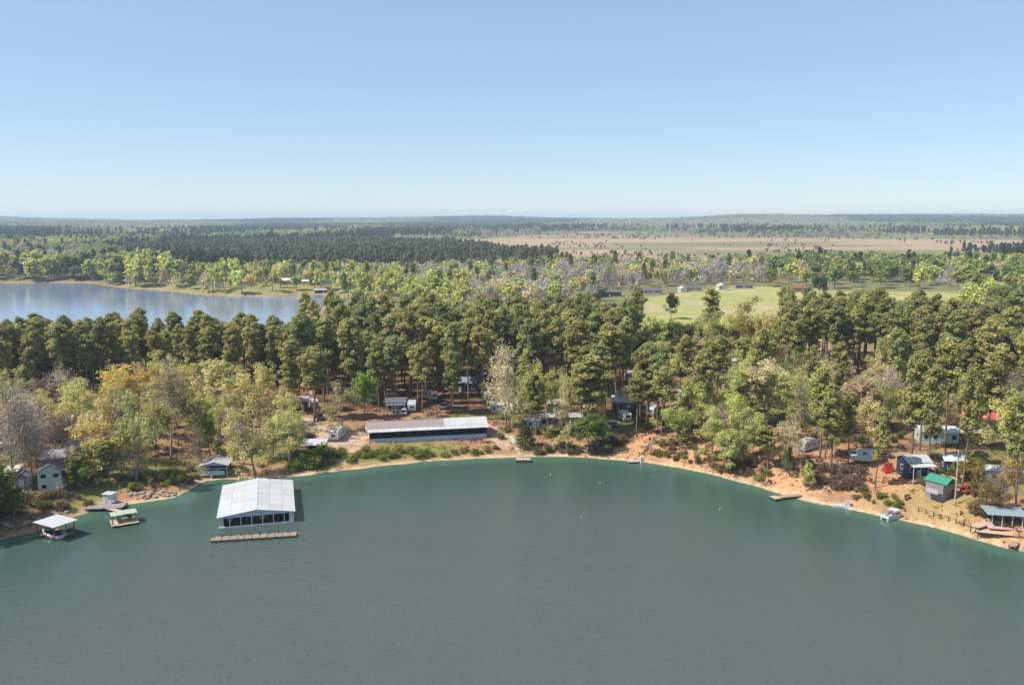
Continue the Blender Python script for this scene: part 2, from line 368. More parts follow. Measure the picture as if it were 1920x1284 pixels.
def limbs(tb, p, d, L, r, lev, rng, tips, spread=0.55, gnarl=0.12, maxlev=3):
    """recursive limbs, each ending in a place for leaves"""
    pts = [np.array(p, float)]; d = np.array(d, float); n = 4; rad = [r]
    for i in range(n):
        d = d + rng.normal(0, gnarl, 3); d[2] += 0.03; d /= np.linalg.norm(d)
        pts.append(pts[-1] + d * L / n); rad.append(r * (1 - 0.6 * (i + 1) / n))
    tb.add(pts, rad, 6 if lev == 0 else (4 if lev == 1 else 3))
    if lev >= maxlev: tips.append((pts[-1], d)); tips.append((pts[2], d)); return
    k = [5, 4, 3, 2][lev]
    for i in range(k):
        j = n if i == 0 else rng.integers(2 if lev else 2, n + 1); az = rng.random() * 6.283 + i * 6.283 / k
        t1, t2 = basis(d[None]); a = spread * rng.uniform(0.6, 1.35) if i else spread * 0.25
        dd = d * math.cos(a) + (t1[0] * math.cos(az) + t2[0] * math.sin(az)) * math.sin(a)
        limbs(tb, pts[j], dd, L * rng.uniform(0.6, 0.85), max(rad[j] * 0.7, 0.025), lev + 1, rng, tips, spread, gnarl, maxlev)
def broad_proto(seed, style, H=14.0, lod=0):
    """style: sparse (budding oak), full (dense leaf), bare (twigs only)"""
    rng = np.random.default_rng(seed); tb = Tubes(); tips = []
    limbs(tb, (0, 0, -0.7), (rng.normal(0, .06), rng.normal(0, .06), 1), H * 0.40, 0.27, 0, rng, tips, spread=0.80 if style != 'full' else 0.68)
    P = np.array([t[0] for t in tips]); 
    # fit into the wanted crown: width 10, top at H
    top = P[:, 2].max(); rad = np.percentile(np.hypot(P[:, 0], P[:, 1]), 92)
    kz = (H - 0.6) / top; kr = 4.9 / rad
    for a in tb.v: a[:, 2] *= kz; a[:, :2] *= np.where(a[:, 2:3] > H * 0.2, 1 + (kr - 1) * np.clip((a[:, 2:3] - H * .2) / (H * .2), 0, 1), 1)
    for i in range(len(P)):
        P[i, 2] *= kz; P[i, :2] *= 1 + (kr - 1) * min(max((P[i, 2] - H * .2) / (H * .2), 0), 1)
    if style == 'bare':
        n = 2800 if lod == 0 else 170
        idx = rng.integers(0, len(P), n); C = P[idx] + rng.normal(0, 0.75, (n, 3)); N = rng.normal(size=(n, 3))
        return tb, (C, N, (0.5 if lod == 0 else 1.2) * (0.6 + 0.8 * rng.random(n)), np.clip(rng.normal(1, .2, n), .5, 1.6), np.full(n, .5)), 0.10 if lod == 0 else 0.35
    cl = [(p[0], p[1], p[2], *(rng.uniform(0.7, 1.25) * np.array([1, 1, 0.75]))) for p in P]
    if style == 'full':
        for i in range(26):
            a = rng.random() * 6.283; f = rng.random(); z = H * (0.32 + 0.55 * f); rr = 4.0 * math.sqrt(max(0.1, 1 - ((f - .35) / .75) ** 2)) * rng.random() ** 0.5
            cl.append((rr * math.cos(a), rr * math.sin(a), z, 1.5, 1.5, 1.1))
        C = clumps(cl, 40 if lod == 0 else 3.4, rng, 0.22 if lod == 0 else 0.72, up=0.9)
    else:
        keep = rng.random(len(cl)) < 0.85; cl = [c for c, k in zip(cl, keep) if k]
        C = clumps(cl, 46 if lod == 0 else 2.8, rng, 0.15 if lod == 0 else 0.6, up=0.8)
    return tb, C, 1.0
def shrub_proto(seed, H=2.4):
    rng = np.random.default_rng(seed); tb = Tubes(); cl = []
    for i in range(9):
        a = i * 2.4; r = rng.uniform(0.2, 1.0); z = rng.uniform(0.6, 1.0) * H * (1.05 - 0.35 * r)
        tb.add([(0, 0, -0.3), (0.4 * r * math.cos(a), 0.4 * r * math.sin(a), z * .5), (r * 1.3 * math.cos(a), r * 1.3 * math.sin(a), z * .85)], [0.06, 0.04, 0.02], 4)
        cl.append((r * 1.3 * math.cos(a), r * 1.3 * math.sin(a), z * 0.8, 0.6, 0.6, 0.5)); cl.append((r * 1.0 * math.cos(a + 1), r * 1.0 * math.sin(a + 1), z * 0.4, 0.7, 0.7, 0.5))
    return tb, clumps(cl, 60, rng, 0.13, up=0.3)
def conifer_proto(seed, H=8.0):
    rng = np.random.default_rng(seed); tb = Tubes(); cl = []
    tb.add([(0, 0, -0.5), (0.05, 0, H * .5), (0, 0, H * .97)], [0.16, 0.1, 0.03], 6)
    for i in range(44):
        f = (i + .5) / 44; L = 2.0 * (1 - f) ** 0.8 + .15; a = i * 2.4; z = H * (0.08 + 0.9 * f); L *= rng.uniform(.7, 1.1)
        cl.append((L * math.cos(a) * .75, L * math.sin(a) * .75, z, 0.6 * (1 - f * .5), 0.6 * (1 - f * .5), 0.45)); 
    return tb, clumps(cl, 75, rng, 0.17, up=0.1)
PROTO = {}
def addproto(kind, res, bark, asp=1.0):
    tb, C = res[0], res[1]; rng = np.random.default_rng(len(PROTO))
    PROTO.setdefault(kind, []).append((tb.mesh('trunk', bark), crownmesh('crown', C[0], C[1], C[2], C[3], C[4], M_TWIG if kind == 'bare' else M_FOL, rng, asp)))
for s in range(9): addproto('pine', pine_proto(100 + s), M_BARK)
for s in range(6): r = broad_proto(200 + s, 'sparse'); addproto('sparse', r, M_BARKG)
for s in range(4): r = broad_proto(300 + s, 'full'); addproto('full', r, M_BARKG)
for s in range(4): r = broad_proto(400 + s, 'bare'); addproto('bare', r, M_BARKG, 0.10)
for s in range(4): addproto('shrub', shrub_proto(500 + s), M_BARKG)
for s in range(2): addproto('conifer', conifer_proto(600 + s), M_BARK)
# single-mesh trees for beyond a few hundred metres: trunk and crown in one mesh
def lowproto(res, bark, rng, leafmat, asp=1.0):
    C = res[1]; P = leafquads(C[0], C[1], C[2], rng, asp); tb = Tubes()
    H = C[0][:, 2].max(); tb.add([(0, 0, -1), (0, 0, H * .45), (0, 0, H * .8)], [0.35, 0.25, 0.1], 4)
    v = np.concatenate([P] + tb.v); q = np.concatenate([np.arange(len(P)).reshape(-1, 4)] + [a + len(P) for a in tb.q])
    me = bpy.data.meshes.new('far_tree'); setmesh(me, v, q)
    mi = np.zeros(len(q), np.int32); mi[len(P) // 4:] = 1; me.materials.append(leafmat); me.materials.append(bark); me.polygons.foreach_set('material_index', mi)
    for nm, arr in (('tint', C[3]), ('hue', C[4])):
        a = me.attributes.new(nm, 'FLOAT', 'POINT'); full = np.concatenate([np.repeat(arr, 4), np.ones(len(v) - len(P))]); a.data.foreach_set('value', full.astype(np.float32))
    return me
LOW = {}; LOWI = {}
_rl = np.random.default_rng(9)
for mat, D in ((M_FOL, LOW), (M_FOLI, LOWI)):
    D['pine'] = [lowproto(pine_proto(700 + s, lod=1), M_BARK, _rl, mat) for s in range(4)]
    D['sparse'] = [lowproto(broad_proto(710 + s, 'sparse', lod=1), M_BARKG, _rl, mat) for s in range(3)]
    D['full'] = [lowproto(broad_proto(720 + s, 'full', lod=1), M_BARKG, _rl, mat) for s in range(3)]
    D['bare'] = [lowproto(broad_proto(730 + s, 'bare', lod=1), M_BARKG, _rl, mat, 0.35) for s in range(3)]
HT = dict(pine=24.0, sparse=14.0, full=14.0, bare=14.0, shrub=2.4, conifer=8.0)
WD = dict(pine=8.0, sparse=11.0, full=11.0, bare=11.0, shrub=3.6, conifer=4.0)
NAME = dict(pine='pine_tree', sparse='budding_tree', full='leafy_tree', bare='bare_tree', shrub='shrub', conifer='young_conifer')
CAT = dict(pine='pine tree', sparse='tree', full='tree', bare='tree', shrub='shrub', conifer='conifer')
def plant(kind, x, y, h, wdt, col, label, group=None, low=False, z=None, lean=None):
    """one tree as a thing of its own with its trunk and crown"""
    z = gz(x, y) if z is None else z
    kz = h / HT[kind]; kr = (wdt / WD[kind]) if wdt else kz * RNG.uniform(0.9, 1.15)
    rz = RNG.random() * 6.283; col = tuple(float(c) for c in col)
    if low:
        P = LOW[kind]; o = bpy.data.objects.new(NAME[kind], P[RNG.integers(len(P))]); COL.objects.link(o); o.location = (x, y, z); o.rotation_euler = (0, 0, rz); o.scale = (kr, kr, kz)
        o.color = (*col, 1); tag(o, label, CAT[kind], group); return o
    P = PROTO[kind]; tm, cm = P[RNG.integers(len(P))]
    r = empty(NAME[kind], (x, y, z), rz, label, CAT[kind], group); r.scale = (kr, kr, kz)
    if lean: r.rotation_euler = (0, lean, 0)
    if lean is None and kind != 'shrub': r.rotation_euler = (RNG.normal(0, .03), RNG.normal(0, .03), rz)
    link('trunk', tm, r); link('crown', cm, r, color=col)
    return r
# leaf colours (linear base colour)
OLIVE = (0.39, 0.375, 0.13); PINEG = (0.31, 0.335, 0.125); PINEB = (0.42, 0.37, 0.15)
GOLD = (0.66, 0.50, 0.13); YELL = (0.62, 0.56, 0.20); YG = (0.52, 0.53, 0.19); LIME = (0.54, 0.56, 0.17); BRIGHT = (0.26, 0.36, 0.07)
TAN = (0.64, 0.56, 0.32); CREAM = (0.62, 0.54, 0.24); MAUVE = (0.46, 0.37, 0.29); LILAC = (0.46, 0.405, 0.375); BROWN = (0.28, 0.195, 0.135); DKG = (0.08, 0.12, 0.04); MIDG = (0.20, 0.25, 0.07)
def jit(c, a=0.12):
    k = RNG.normal(1, a); return tuple(min(max(v * k * RNG.normal(1, 0.025), 0.01), 0.8) for v in c)

# ------------------------------------------------------------------ trees one can pick out, each from its own place
stand_mid = None
# kind, base px, base py, top py, width px, colour, label
TREES = [
 ('bare', 22, 905, 722, 120, MAUVE, 'bare mauve twigged tree at the far left edge behind white cars'),
 ('bare', 68, 880, 728, 100, MAUVE, 'bare grey brown tree before the white panelled cabin at left'),
 ('sparse', 60, 845, 735, 100, TAN, 'tan budding tree left of the white panelled cabin'),
 ('sparse', 140, 830, 724, 110, YELL, 'bright yellow budding tree standing just right of the white panelled cabin'),
 ('sparse', 165, 905, 822, 90, YG, 'low round yellow green tree beside the pale green cabin'),
 ('full', 155, 915, 850, 70, MIDG, 'dense mid green tree right of the pale green cabin'),
 ('sparse', 188, 890, 735, 120, YELL, 'open yellow olive tree on the leafy slope above the dock hut'),
 ('sparse', 248, 775, 680, 135, GOLD, 'broad golden crowned tree against the dark pines at left'),
 ('sparse', 255, 905, 725, 100, YG, 'thin tall olive tree behind the rocky point'),
 ('bare', 222, 870, 735, 90, BROWN, 'bare brown tree between two olive trees on the left slope'),
 ('sparse', 320, 860, 700, 120, (0.30, 0.26, 0.11), 'olive tan tree with a clear dark trunk standing alone on the leaf litter'),
 ('bare', 335, 800, 668, 80, MAUVE, 'bare grey tree right of the golden crown against the pines'),
 ('full', 405, 790, 676, 80, CREAM, 'cream green blossoming tree left of the big yellow tree'),
 ('full', 415, 745, 670, 55, LIME, 'small lime crown peeping over the cream blossoming tree'),
 ('full', 392, 858, 768, 45, BRIGHT, 'slim bright green young tree above the small gabled boathouse'),
 ('bare', 432, 850, 760, 60, LILAC, 'small pale bare tree above the big metal boathouse'),
 ('sparse', 478, 815, 680, 115, YELL, 'broad yellow tree right of the cream blossoming tree'),
 ('full', 455, 800, 735, 50, LIME, 'lime green understorey tree below the broad yellow tree'),
 ('sparse', 480, 894, 757, 100, CREAM, 'leaning cream green tree rooted on the bank behind the metal boathouse'),
 ('sparse', 540, 870, 765, 90, YG, 'yellow green tree left of the open grey roofed shed'),
 ('sparse', 648, 808, 704, 88, (0.40, 0.37, 0.17), 'pale yellow green tree at the left end of the long low building'),
 ('full', 682, 785, 694, 58, BRIGHT, 'bright green tree behind the long low building'),
 ('bare', 950, 798, 642, 95, TAN, 'tall tan twiggy tree right of the long building'),
 ('sparse', 955, 796, 700, 60, YG, 'olive green tree under the tall tan twiggy tree'),
 ('sparse', 1008, 790, 673, 85, YELL, 'yellow budding tree behind the grey mobile home'),
 ('sparse', 1062, 800, 696, 60, YG, 'yellow green tree at the right end of the grey mobile home'),
 ('sparse', 1053, 815, 715, 50, TAN, 'thin tan tree with a pale trunk before the grey mobile home'),
 ('conifer', 985, 838, 788, 44, DKG, 'dark evergreen beside the pale path down to the little platform'),
 ('full', 1100, 848, 775, 75, MIDG, 'dense rounded green tree on the bank right of the little platform'),
 ('sparse', 1062, 845, 800, 40, YG, 'small yellow green tree on the bank below the grey mobile home'),
 ('sparse', 1272, 800, 660, 90, YELL, 'yellow olive tree above the stilted porch'),
 ('sparse', 1335, 850, 755, 90, LIME, 'lime yellow spreading tree right of the stilted porch'),
 ('sparse', 1375, 845, 690, 80, LIME, 'tall lime green tree left of the peach blossoming tree'),
 ('full', 1362, 880, 800, 60, YG, 'olive green tree leaning over the red bank'),
 ('full', 1395, 870, 765, 60, YG, 'mid green tree on the red bank below the lime tree'),
 ('sparse', 1430, 850, 770, 65, LIME, 'pale lime tree in front of the peach blossoming tree'),
 ('full', 1445, 790, 674, 100, TAN, 'large peach blossoming tree below the standing pines'),
 ('sparse', 1478, 840, 710, 70, (0.42, 0.36, 0.2), 'tan grey tree right of the peach blossoming tree'),
 ('full', 1530, 810, 700, 62, LIME, 'bright lime tree between two pale blossoming trees'),
 ('full', 1612, 800, 706, 105, (0.50, 0.37, 0.23), 'large pinkish tan blossoming tree with a rounded top'),
 ('sparse', 1625, 850, 745, 90, CREAM, 'cream green tree in front of the pinkish tan blossoming tree'),
 ('sparse', 1475, 895, 835, 30, MIDG, 'small dark green pine sapling alone on the orange bank'),
 ('conifer', 1478, 885, 838, 30, DKG, 'narrow dark evergreen by the orange bank'),
 ('full', 1512, 920, 862, 30, YG, 'slim yellow green bush tree behind the short wooden dock'),
 ('conifer', 1280, 835, 775, 40, PINEG, 'dark young pine over the fallen log on the beach'),
 ('sparse', 1880, 880, 745, 120, YELL, 'olive yellow tree hiding the red roofed cabin deck'),
 ('sparse', 1845, 962, 868, 70, (0.30, 0.24, 0.08), 'ochre small tree left of the lakeside pavilion'),
 ('sparse', 1905, 960, 850, 70, GOLD, 'ochre tree on the right edge before the long white roof'),
 ('full', 1815, 905, 855, 60, (0.30, 0.24, 0.05), 'round golden bush tree right of the green roofed shed'),
 ('bare', 1870, 965, 880, 50, BROWN, 'bare brown sapling behind the lakeside pavilion'),
 ('sparse', 1405, 668, 556, 105, (0.36, 0.29, 0.09), 'tall golden tree left of the standing pine clump by the meadow'),
 ('sparse', 1375, 670, 575, 60, YELL, 'second golden tree right of the lone pine by the meadow'),
 ('sparse', 1440, 680, 580, 55, YELL, 'narrow golden tree touching the pine clump by the meadow'),
 ('sparse', 1315, 670, 580, 50, LIME, 'lime tree left of the lone pine by the meadow'),
 ('full', 1235, 660, 600, 60, LIME, 'lime green tree at the corner of the pine wood and the meadow'),
 ('full', 1262, 640, 598, 45, BRIGHT, 'small vivid green tree on the meadow edge'),
 ('bare', 1290, 655, 615, 50, LILAC, 'pale bare tree on the near meadow edge'),
 ('full', 1215, 650, 590, 38, YG, 'yellow green tree beside the pine wood at the meadow edge'),
 ('sparse', 1780, 680, 600, 60, YG, 'yellow green tree between the right hand pine stands'),
 ('sparse', 1650, 720, 625, 60, YG, 'yellow green tree behind the standing pine trunks'),
 ('full', 1537, 559, 513, 34, DKG, 'round dark evergreen standing alone on the far side of the meadow'),
 ('full', 1258, 598, 548, 36, (0.07, 0.09, 0.035), 'dark round evergreen alone on the meadow near the pine wood'),
]
# pines one can pick out: base px, base py, top py, crown width px, label
PINES = [
 (1335, 640, 545, 42, 'lone tall dark pine on the meadow edge'),
 (1556, 885, 725, 52, 'tall pine before the blossoming trees on the right bank'),
 (1590, 870, 735, 34, 'slimmer pine with a pale trunk right of the tall bank pine'),
 (1548, 860, 760, 40, 'shorter pine crowding the tall bank pine from the left'),
 (1708, 870, 668, 62, 'leftmost of the tall pines by the blue cabin'),
 (1740, 885, 690, 50, 'tall pine in front of the blue cabin'),
 (1725, 845, 665, 55, 'tall pine behind the blue cabin'),
 (1772, 850, 640, 55, 'tall pine between the blue cabin and the dark shed'),
 (1802, 925, 690, 46, 'pale trunked tall pine right of the green roofed shed'),
 (1641, 915, 765, 34, 'slim pine with a long bare trunk on the open bank'),
 (1850, 830, 650, 60, 'tall pine beside the red roofed cabin'),
 (1905, 960, 745, 50, 'tall pine at the right edge before the long white roof'),
 (1112, 815, 668, 78, 'broad dark pine above the green bank tree'),
 (1135, 790, 650, 60, 'dark pine just right of the broad dark pine'),
 (1090, 790, 690, 40, 'narrow pine left of the broad dark pine'),
 (1215, 800, 665, 56, 'pine left of the stilted porch'),
 (1240, 815, 690, 44, 'pine in front of the stilted porch'),
 (1318, 810, 660, 46, 'pine right of the stilted porch'),
 (590, 790, 655, 62, 'dense dark pine over the parked pickup'),
 (548, 775, 640, 50, 'dense dark pine at the corner of the flat fronted house'),
 (845, 775, 660, 36, 'slim straight pine behind the long building'),
 (783, 768, 650, 36, 'straight pine behind the rounded white camper'),
 (793, 775, 645, 34, 'pale trunked pine behind the rounded white camper'),
 (710, 765, 640, 40, 'pine left of the white awning behind the long building'),
 (1382, 800, 700, 46, 'pine beside the tall lime tree'),
 (1440, 880, 800, 40, 'short green pine on the red bank'),
 (205, 905, 828, 44, 'dark blue green young pine on the rocky point'),
]
for px, py, h_ in [(-45, 975, 15), (-110, 990, 17), (-70, 1015, 14), (-150, 960, 18), (-20, 968, 11), (25, 972, 7)]:
    x, y, z = G(px, py); plant('full', x, y, h_, 10 if h_ > 8 else 6, jit(MIDG), {15: 'leafy tree nearest the left edge shading the bank', 17: 'tall leafy tree left of the bank edge', 14: 'leafy tree leaning over the water at far left', 18: 'tallest leafy tree beyond the left edge', 11: 'low leafy tree on the very left edge of the bank', 7: 'small dark leafy tree in the shade left of the boat shelter'}[h_], z=z)
SHRUBS = []   # (px, py, width m, height m, colour, label)
def treeh(px, py, top):
    x, y, z = G(px, py); dd = depth(x, y, z); v0 = (642 - top) / F
    # height whose top projects to row `top`
    # ray elevation through that row at the same ground distance
    d = ray(px, top); t = y / d[1]; return x, y, z, CAMH + d[2] * t - z, dd
MAN = []
for kind, px, py, top, wpx, col, lab in TREES:
    x, y, z, h, dd = treeh(px, py, top); MAN.append((x, y, wpx * dd / F / 2)); wm_ = wpx * dd / F
    lean = -0.16 if 'leaning cream' in lab else None
    plant(kind, x, y, max(h, 2.0), wm_, jit(col, 0.03), lab, z=z, lean=lean)
for px, py, top, wpx, lab in PINES:
    x, y, z, h, dd = treeh(px, py, top); MAN.append((x, y, 2)); plant('pine', x, y, h, wpx * dd / F * 1.12, jit(OLIVE, 0.05), lab, z=z)

# ------------------------------------------------------------------ stands
def scatter(poly, gap, n_try=60, avoid=None):
    x0, y0 = poly.min(0); x1, y1 = poly.max(0); N = int((x1 - x0) * (y1 - y0) / gap ** 2 * 6)
    X = x0 + RNG.random(N) * (x1 - x0); Y = y0 + RNG.random(N) * (y1 - y0); m = inpoly(poly, X, Y); X, Y = X[m], Y[m]
    out = []; cell = {}
    for x, y in zip(X, Y):
        g_ = gap * (0.75 + 0.5 * RNG.random()); k = (int(x // gap), int(y // gap)); ok = True
        for i in (-1, 0, 1):
            for j in (-1, 0, 1):
                for q in cell.get((k[0] + i, k[1] + j), ()):
                    if (q[0] - x) ** 2 + (q[1] - y) ** 2 < g_ * g_: ok = False
        if ok: cell.setdefault(k, []).append((x, y)); out.append((x, y))
    return out
CLEAR = [(G(px, py), r) for px, py, r in [(800, 790, 12), (700, 815, 5), (870, 790, 8), (860, 728, 6), (740, 765, 5), (770, 768, 4), (560, 765, 5), (590, 775, 5), (575, 745, 4), (935, 768, 4), (1040, 790, 6), (1175, 765, 6), (1295, 770, 5), (1760, 822, 6), (1835, 805, 7), (1880, 895, 7), (1722, 890, 4), (1768, 925, 4), (860, 790, 8), (620, 820, 6), (600, 790, 6), (1365, 680, 7), (1415, 688, 6), (740, 775, 6), (1508, 845, 4), (1625, 855, 6), (100, 810, 5), (20,850,5), (1445, 815, 8), (1440, 840, 7), (1612, 822, 8), (1612, 845, 7), (1832, 828, 6), (1845, 848, 4)]]
def clear(x, y, add=0):
    return all((x - c[0]) ** 2 + (y - c[1]) ** 2 > (r + add) ** 2 for c, r in CLEAR)
NEARM = [(130, 'at the far left'), (330, 'behind the golden crowned tree'), (520, 'behind the broad yellow tree'), (640, 'behind the gravel yard'), (800, "behind the long building's shingled half"), (930, 'behind the dark blue roofed house'), (1060, 'behind the grey mobile home'), (1200, 'behind the weathered grey cottage'), (1340, 'behind the stilted porch'), (1500, 'behind the peach blossoming tree'), (1650, 'behind the pinkish tan tree'), (1780, 'behind the navy cabin'), (9999, 'behind the red roofed cabin')]
FARM = [(100, 'at the left edge'), (250, 'near the left edge'), (400, 'left of the tiny white cabin'), (540, 'right of the tiny white cabin'), (640, 'round the end of the back lake'), (850, 'right of the back lake'), (1000, 'left of the white farmhouse'), (1180, 'right of the white farmhouse'), (1300, 'by the meadow corner house'), (1450, 'by the white barn'), (1600, 'near the red barn'), (1800, 'right of the red barn'), (9999, 'at the right edge')]
def where(x, y, z, table):
    p = upix(x, y, z)
    for m_, ph in table:
        if p < m_: return ph
REQ = []   # kind,x,y,h,w,col,label,group
def stand(pts, gap, mix, label, group, z=6, near_shore=False):
    """mix: list of (weight, kind, (hmin,hmax), colour, word)"""
    P = wp(pts, z); ws = np.array([m[0] for m in mix], float); ws /= ws.sum()
    SC = scatter(P, gap); ds = sorted(y for x, y in SC); t1_, t2_ = ds[len(ds) // 3], ds[2 * len(ds) // 3]
    for x, y in SC:
        if not clear(x, y): continue
        m = mix[RNG.choice(len(mix), p=ws)]
        if min(abs(sdist(L1, np.array([x]), np.array([y]))[0]), 99) < 6.5: continue
        if sdist(L2, np.array([x]), np.array([y]))[0] < 3: continue
        if any((x - a) ** 2 + (y - b_) ** 2 < (c * 0.5) ** 2 for a, b_, c in MAN): continue
        hh = RNG.uniform(*m[2]); f_ = (hh - m[2][0]) / (m[2][1] - m[2][0]); sz = 'short ' if f_ < .33 else 'tall ' if f_ > .66 else ''
        tone = {OLIVE: 'olive ', PINEG: 'deep green ', PINEB: 'brownish '}.get(m[3], '') if m[1] == 'pine' else ''
        row = 'front' if y < t1_ else 'middle' if y < t2_ else 'back'
        lab = '%s%s%s, %s part %s, %s' % (sz, tone, m[4], row, label, where(x, y, 10, FARM if y > 430 else NEARM))
        if len(lab.split()) > 16: lab = '%s%s%s, %s part %s, %s' % (sz, tone, m[4], row, label.replace('of the ', 'of '), where(x, y, 10, FARM if y > 430 else NEARM).replace(' the ', ' '))
        REQ.append((m[1], x, y, hh, None, jit(m[3], 0.12), lab, group.replace('KIND', m[4])))
pm = [(6, 'pine', (19, 27), OLIVE, 'pine'), (2, 'pine', (18, 25), PINEB, 'pine'), (3, 'pine', (19, 27), PINEG, 'pine')]
pl_ = [(m[0], m[1], (17, 23), m[3], m[4]) for m in pm]
stand([(-200, 750), (60, 735), (270, 720), (284, 700), (298, 718), (400, 716), (410, 695), (424, 716), (540, 724), (560, 700), (470, 690), (424, 690), (412, 694), (400, 690), (300, 688), (284, 700), (268, 688), (-250, 688)], 5.4, pl_, 'of the left stand', 'KINDs of the stand between the two arms of the lake')
stand([(545, 752), (640, 740), (700, 766), (905, 758), (940, 728), (1090, 748), (1180, 752), (1195, 668), (1100, 658), (560, 658)], 6.2, pm, 'of the great wood', 'KINDs of the great wood behind the long building')
stand([(1455, 706), (1560, 712), (1640, 712), (1700, 700), (1770, 700), (1775, 680), (1700, 668), (1470, 662)], 5.6, pm, 'of the meadow clump', 'KINDs of the clump beside the meadow')
stand([(1640, 770), (1790, 770), (2010, 780), (2010, 660), (1800, 664), (1780, 700), (1660, 735)], 6.4, pm, 'of the right wood', 'KINDs of the mixed wood at the right edge')
stand([(1190, 800), (1330, 790), (1340, 752), (1200, 745)], 8, [(6, 'pine', (16, 20), OLIVE, 'pine'), (3, 'pine', (16, 20), PINEG, 'pine')] + [(3, 'sparse', (11, 16), YG, 'yellow green tree')], 'of the porch slope', 'KINDs on the slope behind the stilted porch')
br = [(2.5, 'sparse', (10, 15), YELL, 'yellow budding tree'), (2.5, 'sparse', (10, 14), YG, 'olive green budding tree'), (2, 'bare', (10, 14), MAUVE, 'bare grey tree'), (1, 'bare', (9, 13), BROWN, 'bare brown tree'), (3, 'sparse', (9, 14), TAN, 'tan budding tree')]
stand([(-120, 960), (40, 900), (150, 905), (300, 860), (540, 850), (545, 765), (330, 735), (-160, 760)], 9, br, 'of the left wood', 'KINDs of the open wood on the left bank', z=4)
br2 = [(3, 'sparse', (9, 14), LIME, 'lime budding tree'), (3, 'sparse', (9, 14), YG, 'yellow green budding tree'), (2, 'sparse', (9, 13), TAN, 'tan budding tree'), (1.5, 'bare', (9, 13), MAUVE, 'bare grey tree'), (3.5, 'pine', (15, 22), OLIVE, 'pine')]
stand([(1240, 838), (1340, 872), (1440, 880), (1560, 875), (1660, 850), (1800, 830), (1900, 870), (2000, 880), (2000, 770), (1640, 765), (1450, 705), (1400, 720), (1330, 770)], 6.8, br2, 'of the right bank', 'KINDs among the cottages on the right bank', z=5)
stand([(935, 800), (1090, 800), (1180, 800), (1180, 760), (940, 745)], 9, [(2, 'sparse', (9, 13), YG, 'olive green budding tree'), (2, 'sparse', (9, 13), TAN, 'tan budding tree'), (1.5, 'pine', (15, 20), OLIVE, 'pine')], 'of the middle bank', 'KINDs of the middle bank', z=5)
stand([(1340, 700), (1450, 705), (1455, 655), (1330, 650)], 10, br2[:4], 'below the meadow', 'KINDs between the meadow and the right bank')
stand([(1650, 735), (1780, 705), (1780, 690), (1640, 715)], 8, br2, 'below the pine clump', 'KINDs below the standing pine clump')
us = [(3, 'full', (9, 13), (0.13, 0.14, 0.05), 'dark olive tree'), (1, 'sparse', (9, 13), YG, 'olive green tree')]
stand([(-200, 742), (60, 728), (268, 712), (284, 704), (298, 712), (540, 718), (545, 690), (470, 684), (300, 682), (-250, 680)], 8.0, us, 'under the left stand', 'KINDs below the pines between the two arms of the lake')
stand([(1180, 690), (1330, 690), (1450, 700), (1450, 650), (1330, 640), (1240, 650)], 9, us + [(3, 'sparse', (10, 14), LIME, 'lime budding tree')], 'of the near meadow corner', 'KINDs at the near corner of the meadow')
stand([(1650, 750), (2010, 760), (2010, 690), (1780, 690)], 10, us, 'under the right wood', 'KINDs under the pines at the right edge')
# mid distance, beyond the wood and the back arm of the lake
fl = [(4, 'full', (20, 29), LIME, 'lime leafed tree'), (3, 'full', (18, 26), (0.30, 0.33, 0.10), 'mid green tree'), (2, 'full', (16, 22), (0.15, 0.18, 0.08), 'dark green tree'), (2, 'bare', (12, 18), MAUVE, 'bare grey tree')]
stand([(-260, 527), (0, 528), (100, 529), (165, 528), (205, 530), (330, 540), (330, 515), (160, 512), (-260, 508)], 17, fl, 'of the far shore', 'KINDs on the far shore of the back lake')
fp = [(5, 'sparse', (15, 23), LIME, 'yellow green tree'), (2, 'full', (12, 17), LIME, 'lime leafed tree'), (2, 'bare', (11, 15), TAN, 'bare tan tree'), (1, 'pine', (18, 22), PINEG, 'pine'), (2, 'sparse', (12, 17), YELL, 'yellow budding tree')]
stand([(200, 532), (300, 540), (370, 547), (440, 548), (600, 545), (700, 580), (870, 590), (880, 540), (700, 530), (500, 518), (330, 510), (200, 515)], 15.5, fp, 'of the far point', 'KINDs on the low point across the back lake')
fm = [(6, 'bare', (12, 17), LILAC, 'bare lilac grey tree'), (2, 'bare', (12, 17), TAN, 'bare tan tree'), (1.5, 'sparse', (12, 17), CREAM, 'cream budding tree'), (1, 'full', (12, 18), LIME, 'lime leafed tree'), (.5, 'full', (12, 16), BRIGHT, 'bright green tree'), (.5, 'pine', (18, 22), PINEG, 'pine')]
stand([(640, 540), (870, 545), (885, 580), (1110, 575), (1120, 550), (1190, 545), (1220, 540), (1440, 536), (1440, 512), (1100, 510), (620, 516)], 11, fm, 'of the pale wood', 'KINDs of the pale wood beyond the great pine wood')
fr = [(4, 'full', (13, 18), (0.27, 0.34, 0.09), 'mid green tree'), (3, 'full', (13, 19), LIME, 'lime leafed tree'), (2, 'bare', (11, 16), LILAC, 'bare lilac grey tree'), (1.5, 'pine', (17, 21), PINEG, 'pine'), (1, 'sparse', (12, 16), TAN, 'tan budding tree')]
stand([(1440, 541), (1560, 545), (1700, 548), (1820, 548), (2050, 552), (2050, 500), (1720, 502), (1700, 516), (1575, 516), (1440, 518)], 15, fr, 'beyond the meadow', 'KINDs on the far side of the meadow')
stand([(1800, 610), (2060, 640), (2060, 552), (1815, 556)], 15, fr, 'right of the meadow', 'KINDs at the right end of the meadow')
